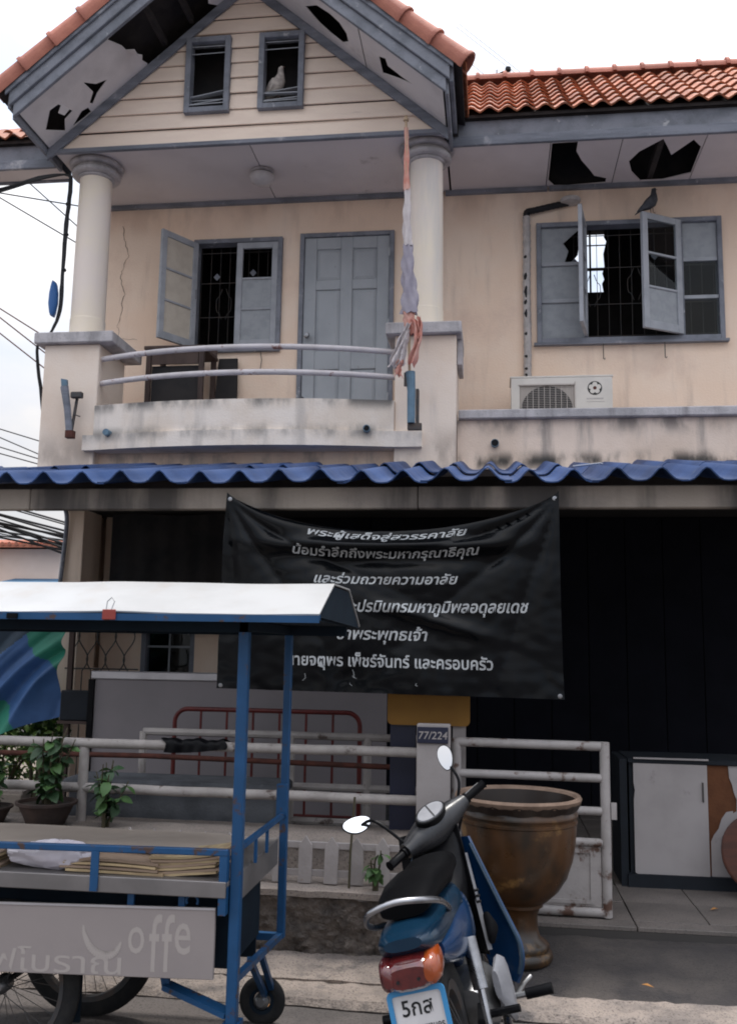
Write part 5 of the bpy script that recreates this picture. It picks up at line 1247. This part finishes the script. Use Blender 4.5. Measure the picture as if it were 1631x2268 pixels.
# wrapped pipe
LP = thing('wrapped_pipe', 'taped air conditioner pipe running up the wall to the eave', 'pipe', (.335, 8.93, 4.05))
path = [(.34,8.86,4.06),(.335,8.955,4.16),(.338,8.955,4.6),(.332,8.955,5.1),(.337,8.955,5.5),(.335,8.955,5.84)]
P = smoothpath(path, 14)
MB().tube(P, [.036+.0025*(i % 3) for i in range(len(P))], 10).build('lagging', 'wrap_tape', LP, smooth=True, angle=20)
P = smoothpath([(.335,8.955,5.84),(.345,8.95,5.89),(.42,8.95,5.905),(.62,8.95,5.945),(.74,8.96,5.97)], 8)
MB().tube(P, [.030+.003*(i % 2) for i in range(len(P))], 10).build('lagging', 'cable', LP, smooth=True, angle=20)
MB().lathe([(.02,5.945),(.09,5.955),(.1,5.975),(.1,5.99),(.02,6.0)], (.76,8.93,0), 18).build('wall_cap', 'wrap_tape', LP, smooth=True)
for k, (za, zb) in enumerate(((5.18,5.26),(5.0,5.12),(4.93,4.98),(4.80,4.88),(5.40,5.43),(4.62,4.65),(4.4,4.42),(4.28,4.295),(4.22,4.232))):
    MB().tube([(.318+.012*(k % 2),8.928,za),(.322,8.926,(za+zb)/2),(.33,8.928,zb)], [.010,.018,.010], 8).build('torn_patch', 'cable', LP, smooth=True)

# ------------------------------------------------------------------ flag and brackets
FG = thing('flag', 'tattered faded flag twisted round its pole before the column', 'flag', (-.66, 7.53, 3.45))
px = lambda z: -.665 - .063*(z-3.45)/2.66
MB().tube([(px(z),7.53,z) for z in (3.5,4.2,5,6.08)], .011, 8).build('pole', 'flag_pole', FG, smooth=True)
MB().lathe([(.012,6.08),(.024,6.085),(.024,6.10),(.01,6.11),(.016,6.125),(.002,6.135)], (px(6.1),7.53,0), 12).build('finial', 'flag_pole', FG, smooth=True)
def wrapc(z0, z1, r0, r1, n, tw, mat, dx0=0, dx1=0, nm='cloth', ph=0):
    rings = []
    for i in range(n+1):
        t = i/n; z = z0+(z1-z0)*t; r_ = r0+(r1-r0)*t; ring = []
        for k in range(22):
            a = 2*pi*k/22; q = r_*(1+.30*sin(3*a+tw*t*6+ph)+.18*sin(5*a-tw*t*9+1))
            ring.append(Vector((px(z)+dx0+(dx1-dx0)*t+q*cos(a)*1.05, 7.53+q*.75*sin(a), z+.01*sin(k*1.9+ph)*(1 if i in (0,n) else 0))))
        rings.append(ring)
    MB().loft(rings).build(nm, mat, FG, smooth=True, angle=55)
wrapc(6.02,5.45,.013,.022,12,1,'flag_red'); wrapc(5.46,4.95,.020,.034,12,1.2,'flag_white',0,-.004,ph=.6); wrapc(4.96,4.36,.034,.062,16,1.6,'flag_navy',-.004,.012,ph=1.1)
wrapc(4.37,4.18,.042,.030,6,1,'flag_red',.0,.01,ph=2)
def rag(pts, w0, w1, mat, ph):
    P = smoothpath(pts, 5); n = len(P)
    def fn(u, v):
        i = min(int(v*(n-1)), n-1); p = P[i]; w_ = w0+(w1-w0)*v
        return Vector((p.x+(u-.5)*w_*(1+.2*sin(v*17+ph)), p.y+.022*sin(u*9+v*6+ph), p.z+.012*sin(u*13+ph)*(v > .9)+.01*sin(u*5)*v))
    MB().sheet(9, n, fn, .002).build('torn_strip', mat, FG, smooth=True)
rag([(-.65,7.48,4.30),(-.62,7.46,4.24),(-.60,7.45,4.12),(-.63,7.46,4.0),(-.655,7.47,3.90)], .04,.07,'flag_red',0)
rag([(-.60,7.47,4.31),(-.585,7.46,4.22),(-.60,7.46,4.10)], .03,.045,'flag_red',1.4)
rag([(-.68,7.48,4.26),(-.73,7.46,4.12),(-.78,7.45,3.98),(-.81,7.45,3.88)], .04,.08,'flag_white',2)
rag([(-.69,7.48,4.20),(-.72,7.46,4.05),(-.73,7.45,3.90)], .04,.07,'flag_white',3.1)
rag([(-.74,7.46,3.94),(-.76,7.45,3.87),(-.755,7.45,3.80)], .05,.06,'flag_red',4)
for xx, yy, lab, tp in ((-.658,7.56,'rusty blue grey flag bracket holding the tattered flag', 0), (-3.66,7.70,'empty rusty flag bracket on the pale pedestal', 1)):
    B = thing('flag_bracket', lab, 'bracket', (xx, yy, 3.4))
    if tp == 0:
        MB().tube([(xx,yy-.03,3.43),(xx,yy-.03,3.70),(xx-.012,yy-.03,3.86)], [.032,.034,.042], 10).build('socket', 'pvc_blue', B, smooth=True, angle=25)
        MB().box(xx+.035,xx+.06,yy-.02,yy+.05,3.40,3.72).build('back_plate', 'iron', B); MB().box(xx-.03,xx+.085,yy-.03,yy+.03,3.38,3.43).build('foot', 'iron', B)
        MB().box(xx-.06,xx-.03,yy-.05,yy-.02,3.74,3.85).build('side_clip', 'iron', B)
    else:
        MB().hexa([(xx-.115,yy,3.92),(xx-.06,yy,3.91),(xx-.06,yy+.03,3.91),(xx-.115,yy+.03,3.92),(xx-.10,yy,3.80),(xx-.05,yy,3.79),(xx-.05,yy+.03,3.79),(xx-.10,yy+.03,3.80)]).build('socket_lip', 'pvc_blue', B)
        MB().tube([(xx-.085,yy+.02,3.85),(xx-.045,yy+.02,3.65),(xx-.015,yy+.02,3.44)], [.036,.03,.03], 9).build('socket', 'grey_wood', B, smooth=True, angle=25)
        MB().tube([(xx+.0,yy+.03,3.44),(xx+.02,yy+.06,3.76)], .014, 8).build('back_plate', 'iron', B)
        MB().box(xx-.02,xx+.085,yy,yy+.05,3.745,3.80).build('side_clip', 'iron', B, bevel=.008); MB().tube([(xx+.01,yy+.02,3.6),(xx+.08,yy+.01,3.575)], .005, 6).build('loose_wire', 'iron', B)
        MB().box(xx-.04,xx+.03,yy-.01,yy+.05,3.385,3.45).build('foot', 'rust_brown', B)
# ------------------------------------------------------------------ ceiling lamp, balcony table
LM = thing('ceiling_lamp', 'round opal glass lamp under the balcony ceiling', 'lamp', (-2.2, 8.4, 6.05))
MB().lathe([(.10,6.158),(.115,6.15),(.115,6.13),(.10,6.125)], (-2.2,8.4,0), 28).build('lamp_base', 'concrete_cap', LM, smooth=True)
MB().lathe([(.09,6.126),(.118,6.11),(.122,6.085),(.105,6.05),(.06,6.025),(.005,6.018)], (-2.2,8.4,0), 28).build('lamp_shade', 'lamp_glass', LM, smooth=True)
TB = thing('old_desk', 'old dark wooden desk standing on the balcony under the window', 'desk', (-3.0, 8.6, 3.5))
MB().box(-3.30,-2.70,8.40,8.85,4.40,4.435).build('desk_top', 'old_wood', TB, bevel=.004)
MB().box(-3.29,-2.71,8.82,8.845,4.436,4.52).build('back_rail', 'old_wood', TB)
for x, y in ((-3.28,8.42),(-2.76,8.42),(-3.28,8.80),(-2.76,8.80)): MB().box(x,x+.045,y,y+.045,3.5,4.399).build('leg', 'old_wood', TB)
MB().box(-3.23,-2.77,8.43,8.45,4.26,4.399).build('apron', 'old_wood', TB); MB().box(-3.232,-2.765,8.46,8.48,3.55,4.25).build('shade_panel', 'attic_dark', TB)  # near black panel set forward, imitates the shaded inside of the desk
MB().bar((-3.2,8.45,3.52),(-3.12,8.6,4.25),.05,.02).build('brace', 'old_wood', TB)
LB = solo(MB().hexa([(-2.72,8.75,3.5),(-2.46,8.75,3.5),(-2.46,8.78,3.5),(-2.72,8.78,3.5),(-2.72,8.93,4.46),(-2.53,8.93,4.46),(-2.53,8.96,4.46),(-2.72,8.96,4.46)]), 'leaning_board', 'attic_dark', 'dark board leaning on the wall beside the old desk', 'board')
# ------------------------------------------------------------------ pigeons
def pigeon(label, loc, yaw, mat, sc=1.0, pitch_=18):
    T = thing('pigeon', label, 'pigeon', loc)
    Mx = Matrix.Translation(loc) @ Matrix.Rotation(yaw,4,'Z') @ Matrix.Scale(sc,4); PT_ = Matrix.Translation((0,0,.07)) @ Matrix.Rotation(radians(-pitch_),4,'Y') @ Matrix.Translation((0,0,-.07))
    sp = [(-.19,.035,.030,.005),(-.13,.06,.032,.012),(-.08,.08,.045,.032),(-.03,.10,.058,.052),(.02,.125,.060,.060),(.055,.155,.050,.050),(.075,.19,.033,.034),(.085,.22,.025,.027),(.095,.245,.026,.025),(.112,.25,.018,.016),(.122,.248,.008,.008)]
    rings = []
    for i, (x, z, a, b) in enumerate(sp):
        x0, z0 = sp[max(i-1,0)][:2]; x1, z1 = sp[min(i+1,len(sp)-1)][:2]; d = Vector((x1-x0,0,z1-z0)).normalized(); up = Vector((-d.z,0,d.x))
        rings.append([Mx @ PT_ @ (Vector((x,0,z)) + Vector((0,1,0))*a*cos(2*pi*k/14) + up*b*sin(2*pi*k/14)) for k in range(14)])
    MB().loft(rings).build('body', mat, T, smooth=True, angle=80)
    for sg in (-1,1):
        MB().loft([[Mx @ PT_ @ Vector((x + .0, sg*(w_+.004*cos(2*pi*k/10)), z + h*sin(2*pi*k/10))) for k in range(10)] for x, z, w_, h in ((-.16,.06,.018,.006),(-.10,.082,.043,.026),(-.03,.11,.057,.042),(.02,.135,.058,.034),(.045,.15,.046,.01))]).build('wing', mat, T, smooth=True)
        MB().tube([Mx @ Vector((.005,sg*.022,.08)), Mx @ Vector((.01,sg*.022,.01)), Mx @ Vector((.035,sg*.022,.003))], .004*sc, 6).build('leg', 'beak', T)
    MB().tube([Mx @ PT_ @ Vector((.118,0,.248)), Mx @ PT_ @ Vector((.14,0,.238))], [.007*sc,.001], 6).build('beak', 'beak', T)
    return T
pigeon('dark pigeon perched on the open window leaf', (1.50,8.79,5.742), radians(20), 'feather_dark', .92)
pigeon('pale pigeon sitting inside the gable window opening', (-1.955,7.90,6.595), radians(-28), 'feather_pale', 1.05)
pigeon('small dark pigeon on the balcony edge before the door', (-1.70,7.95,3.50), radians(30), 'feather_dark', 1.0)
# ------------------------------------------------------------------ cables on the left
CBL = thing('cable_run', 'black cables bundled down the side of the column to the ground', 'cable', (-4.0, 8.0, 3.1))
for k in range(3):
    o_ = .012*k
    P = smoothpath([(-6.2,8.35,5.98+o_),(-4.9,8.2,5.96+.03*sin(k)),(-4.3,8.05,6.0+o_),(-3.98-.008*k,7.99,6.0),(-3.93-.010*k,7.98,5.88),(-3.945-.012*k,7.98,5.5),(-3.955-.008*k,7.98,5.0),(-3.955-.01*k,7.98,4.66),(-4.04,7.97,4.43),(-4.12,7.95,4.38),(-4.14-.004*k,7.96,4.2),(-4.07-.006*k,8.0,3.7),(-4.055-.006*k,8.0,3.1)], 5)
    MB().tube(P, [.011+.003*R(-1,1) for _ in P], 6).build('cable', 'cable', CBL, smooth=True)
for z in (5.7,5.4,5.05): MB().lathe([(.02,-.012),(.026,0),(.02,.012)], (-3.955,7.985,z), 8).build('cable_clip', 'cable', CBL)
CO = MB()
P = [(-4.02+.012*sin(t*.9), 7.96, 4.78+.13*cos(t*2*pi/14)+.006*sin(t)) for t in range(0)]
CO.loft([[Vector((-4.03+rx*cos(2*pi*k/16), 7.97+.045*sin(2*pi*k/16), z)) for k in range(16)] for z, rx in ((4.60,.012),(4.63,.028),(4.72,.045),(4.82,.042),(4.90,.026),(4.93,.008))])
solo(CO, 'cable_box', 'blue_plastic', 'small blue plastic splice box hanging on the cables', 'box', smooth=True)
def wire(label, pts, r_, grp='overhead wires beside the house', mat='cable'):
    a, b = Vector(pts[0]), Vector(pts[1]); L_ = (b-a).length; P = []
    for i in range(25):
        t = i/24; p = a.lerp(b, t); p.z -= pts[2]*4*t*(1-t); P.append(p)
    o = solo(MB().tube(P, r_, 5), 'overhead_wire', mat, label, 'wire', grp, smooth=True); return o
# overhead wires: from a pole standing off to the left, passing behind the house to the next one
PX = (-16.0, 15.0)
def at(Y, p): return p
thin = 'thin overhead wire strung past the house towards the left'
fat = 'thick sagging telephone cable in the low bundle beside the house'
for k, (za, zb, y) in enumerate(((11.76,5.5,11),(14.37,5.16,11.3),(9.04,6.84,11.1))):
    wire(['thin black wire meeting the column at mid height','thin black wire slanting steeply past the column','thin black wire just below the eave'][k], ((-13.5,y,za),(-3.3,y,zb),.02), .009)
for k, (za, zb) in enumerate(((10.38,4.02),(11.25,3.5),(11.03,3.31))):
    wire(['reddish service wire, topmost of three','reddish service wire, middle of three','reddish service wire, lowest of three'][k] + ' beside the pale pedestal', ((-13.5,11.0,za),(-3.3,11.0,zb),.02), .009, 'reddish service wires', 'rust_brown')
for za, zb in ((6.56,3.42),(7.27,2.99),(6.31,3.2),(6.02,3.2)):
    wire('slim black cable just above the blue awning end', ((-13.5,11.05,za),(-3.3,11.05,zb),.03), .008, 'slim cables above the awning')
for k, (za, zb) in enumerate(((5.14,2.52),(5.29,2.39),(4.65,2.55),(5.26,2.26),(5.75,2.03),(5.49,2.55),(4.01,2.62),(4.43,2.41))):
    for q in range(2):
        wire(fat, ((-13.5,11+.04*k,za+q*R(.05,.12)),(-3.3,11+.04*k,zb+q*R(.02,.06)),.05+R(0,.06)), R(.008,.017), 'bundle of telephone cables')
# TV aerial behind the ridge
AT = thing('tv_aerial', 'thin television aerial standing behind the roof ridge', 'aerial', (.05, 10.35, 6.9))
MB().tube([(.06,10.35,6.95),(.06,10.35,8.34)], .012, 6).build('mast', 'alu', AT, smooth=True)
MB().tube([(-.25,10.35,8.15),(.19,10.36,8.34)], .012, 6).build('boom', 'rust_brown', AT)
for p, q in (((-.42,10.35,8.93),(.30,10.36,8.27)),((-.22,10.35,8.42),(.12,10.36,8.10)),((-.38,10.35,8.96),(.33,10.36,8.30))): MB().tube([p,q], .004, 5).build('element', 'alu', AT)
for p in ((.19,10.36,8.345),(.0,10.355,8.255)): MB().lathe([(.006,-.035),(.034,-.02),(.034,.02),(.006,.035)], p, 10).build('insulator', 'cable', AT, smooth=True)
# ------------------------------------------------------------------ neighbour, tarpaulin, plants on the left
NH = thing('neighbour_house', 'pale neighbouring house with low orange roof beyond the wires', 'house', (-12.5, 24, 0))
MB().box(-17,-10.3,22,27,0,3.9).build('wall', 'neigh_wall', NH)
nr = MB().prism([(21.6,3.90),(24.5,4.25),(27.4,3.90),(27.4,3.98),(24.5,4.36),(21.6,3.98)], lambda a,b,t:(t,a,b), -17.3, -10.0); NRo = nr.build('roof', 'neigh_roof', NH)
for k in range(40): 
    x = -17.2+.18*k
    MB().tube([(x,21.57,3.99),(x,24.5,4.37)], .05, 6).build('roof_roll', 'neigh_roof', NRo)
for x in (-16,-14,-11.9): 
    w_ = MB().box(x-.4,x+.4,21.96,21.99,1.6,2.9).build('window', 'cabinet_dark', NH); MB().box(x-.46,x+.46,21.93,21.955,1.5,1.59).build('sill', 'concrete_cap', w_)
MB().prism([(19.0,2.6),(21.95,3.12),(21.95,3.17),(19.0,2.65)], lambda a,b,t:(t,a,b), -11.6, -8.8).build('blue_lean_to', 'neigh_blue', NH)
for x in (-11.5,-9.0): MB().box(x,x+.12,19.1,19.22,0,2.61).build('lean_to_post', 'neigh_wall', NH)
MB().prism([(20.8,3.1),(21.9,3.5),(21.9,3.58),(20.8,3.18)], lambda a,b,t:(t,a,b), -14.6, -12.6).build('door_canopy', 'neigh_roof', NH)
TP = MB()
def tpf(u, v):
    # hangs from a rope, its free edge swept down to the left in deep diagonal folds
    x = -5.9 + 2.19*u - .02*v; s_ = 1-u
    z = 1.98 - (1.30 - .10*u)*v
    d = z - .80*(x + 5.9)                       # runs across the folds
    w_ = d*15 + 2.6*sin(d*4.1) + 1.6*sin(x*2.9+z*2.2)
    fold = (.10*(abs(sin(w_*.5))**.7) + .016*sin(w_*1.3+1))*(.25+.75*min(1,v*1.6))
    zb_ = z - max(0, v-.55)*.55*s_ + .30*max(0, v-.35)*u**2
    return Vector((x - .05*sin(w_)*v, 8.0 - fold, zb_))
TP.sheet(120, 110, tpf, .004)
tp = solo(TP, 'tarpaulin', 'tarp_blue', 'blue and green striped tarpaulin hanging in diagonal folds', 'tarpaulin', smooth=True, angle=75)
tp.data.materials.append(MT['tarp_green']); tp.data.materials.append(MT['tarp_grey'])
for p in tp.data.polygons:
    c = p.center; x = c.x + tp.location.x; z = c.z + tp.location.z; d = z - .8*x; e = x + z + .05*sin(d*11)
    if d > 4.93: p.material_index = 2
    elif e > -2.42 or e < -3.18: p.material_index = 1
MB().tube([(-6.2,8.0,1.99),(-5.0,8.0,1.965),(-3.72,8.0,1.985),(-3.385,7.42,1.74)], .006, 5).build('rope', 'cable', None)
o = bpy.data.objects['rope']; tag(o, 'thin rope the striped tarpaulin hangs from', 'rope')
def leafmesh(nm, L_, w_, mat, curl=.25):
    m = MB(); n = 5; P = []
    for i in range(n+1):
        t = i/n; ww = w_*sin(pi*min(1,t*.96+.03))**.8; z = -curl*L_*t*t
        P += [Vector((-ww,L_*t,z+.25*ww)), Vector((0,L_*t,z)), Vector((ww,L_*t,z+.25*ww))]
    m.v = P; m.f = [f for i in range(n) for f in ((3*i,3*i+1,3*i+4,3*i+3),(3*i+1,3*i+2,3*i+5,3*i+4))]
    me = m.mesh(nm, smooth=True); me.materials.append(MT[mat]); return me
LFD = [leafmesh('leaf',.10,.032,'leaf_dark'), leafmesh('leaf',.085,.03,'leaf_mid',.4), leafmesh('leaf',.07,.022,'leaf_dark',.15)]
def plant(name, label, base, hgt, spread, nstem, nleaf, pot=None, meshes=LFD, seed=1, sc=1.0):
    rnd = random.Random(seed); T = thing(name, label, 'plant', base); b = Vector(base)
    z0 = 0
    if pot:
        r_, ph_ = pot; z0 = ph_*.86
        prof = [(r_*.62,0),(r_*.66,.004),(r_*.80,ph_*.45),(r_*.96,ph_*.86),(r_*1.06,ph_*.88),(r_*1.07,ph_),(r_*.97,ph_),(r_*.92,ph_*.86),(.004,ph_*.86)]
        MB().lathe(prof, base, 30).build('pot', 'pot_clay', T, smooth=True)
        MB().lathe([(r_*.9,ph_*.868),(.004,ph_*.89)], base, 24).build('soil', 'soil', T)
    for s_ in range(nstem):
        a = rnd.uniform(0,2*pi); tip = b + Vector((cos(a)*spread*rnd.uniform(.2,1), sin(a)*spread*rnd.uniform(.2,.8), z0+hgt*rnd.uniform(.6,1)))
        st = b + Vector((cos(a)*.02, sin(a)*.02, z0-.01)); c = st.lerp(tip,.5)+Vector((rnd.uniform(-.03,.03),0,.05)); P = bez(st, st+Vector((0,0,.1)), c, tip, 8)
        MB().tube(P, [.008-.0006*i for i in range(9)], 5).build('stem', 'stem', T, smooth=True)
        for q in range(nleaf):
            t = rnd.uniform(.25,1); p = P[min(8,int(t*8))]
            k = shared(rnd.choice(meshes), 'leaf', T, p, (rnd.uniform(-.9,.7), rnd.uniform(-.6,.6), rnd.uniform(0,2*pi)), [sc*rnd.uniform(.75,1.25)]*3)
plant('potted_plant', 'dark leafy plant in a brown clay pot on the cement wall', (-2.585,5.44,.556), .44, .19, 12, 17, (.165,.135), seed=3, sc=.82)
plant('garden_plant', 'slender plant with broad leaves growing beside the clay pot', (-2.22,5.42,.556), .42, .15, 7, 12, None, seed=8, sc=.85)
plant('leafy_plant', 'broad leaved plant standing behind the cart at the fence end', (-2.92,5.42,.556), .36, .16, 6, 12, (.12,.10), seed=5, sc=.95)
plant('creeper', 'small green creeper growing between the pickets and the mirror', (-.60,5.05,.375), .26, .07, 3, 6, None, [LFD[1]], seed=6, sc=.62)
solo(MB().tube([(-.74,5.06,.30),(-.735,5.07,.55),(-.72,5.09,.83)], .006, 6), 'stick', 'stem', 'thin brown stick standing before the pickets', 'stick')
LFB = [('leaf_bright',.09,.03),('leaf_bright',.07,.025),('leaf_mid',.08,.028)]
def shrub(label, c, rx, ry, rz, n, seed, mats=('leaf_bright','leaf_mid')):
    rnd = random.Random(seed); T = thing('shrub', label, 'shrub', (c[0],c[1],0))
    for s_ in range(5):
        a = rnd.uniform(0,2*pi); MB().tube([(c[0],c[1],0),(c[0]+.4*rx*cos(a),c[1]+.4*ry*sin(a),c[2]),(c[0]+.7*rx*cos(a),c[1]+.7*ry*sin(a),c[2]+.5*rz)], [.02,.012,.006], 5).build('stem', 'stem', T)
    cl = [Vector((rnd.gauss(0,.5)*rx, rnd.gauss(0,.5)*ry, rnd.uniform(-.8,.9)*rz)) for _ in range(16)]
    for mt in mats:
        m = MB()
        for k in range(n):
            p = Vector(c) + rnd.choice(cl) + Vector((rnd.gauss(0,.13)*rx*1.4, rnd.gauss(0,.13)*ry*1.4, rnd.gauss(0,.13)*rz*1.4))
            if p.z < .03: continue
            L_ = rnd.uniform(.05,.10); w_ = L_*.32; e = Matrix.Rotation(rnd.uniform(0,2*pi),4,'Z') @ Matrix.Rotation(rnd.uniform(-1,.8),4,'X') @ Matrix.Rotation(rnd.uniform(-.7,.7),4,'Y')
            m.add([p + e @ Vector(v) for v in ((0,0,0),(w_,L_*.45,.012),(0,L_,-.01),(-w_,L_*.45,.012))], [(0,1,2),(0,2,3)])
        m.build('foliage', mt, T, kind='stuff')
shrub('sunlit bright green shrub below the striped tarpaulin', (-4.75,8.9,.45), .55, .4, .45, 900, 2)
shrub('sunlit yellowish shrub beside the meter post', (-4.18,8.5,.80), .28, .25, .28, 420, 4)
shrub('dense green shrub at the yard corner behind the pipe rails', (-5.6,9.6,.6), .7, .5, .6, 900, 6)
NW = thing('boundary_wall', 'weathered block wall behind the shrubs at the yard side', 'wall', (-5.5, 7.6, 0))
MB().box(-7.5,-3.75,7.45,7.6,0,.42).build('wall_body', 'wall_top', NW)
for k in range(12):
    MB().box(-7.5+.315*k,-7.5+.315*k+.29,7.425,7.449,.05,.40).build('block', 'dirt', NW, bevel=.008)
structure(MB().grid(30, 20, lambda u, v: Vector((-12+7.9*u, 5.8+9*v, .006+.02*nv((u*9,v*9,0),1.5)))), 'side_yard', 'dirt', smooth=True)
# litter
for x, y, s_, a, lb in ((-1.0,4.35,.05,.4,'orange brown leaf on the street beside the cart castor'),(-1.15,4.3,.035,2.0,'small brown leaf on the street under the cart foot'),(1.25,5.9,.03,.5,'brown leaf on the tiled carport floor before the cabinet'),(.7,4.75,.03,2.7,'brown leaf where the dark apron meets the pale kerb')):
    z = .03 if y < 4.44 else (.085 if y < 5.4 else .155)
    m = MB().add([(x+s_*cos(a+b)*q, y+s_*sin(a+b)*q, z+h) for b, q, h in ((0,1,.006),(1.2,.5,.012),(pi,1,.004),(-1.2,.5,.012))], [(0,1,2),(0,2,3)])
    solo(m, 'fallen_leaf', 'dry_leaf', lb, 'leaf', 'fallen leaves')
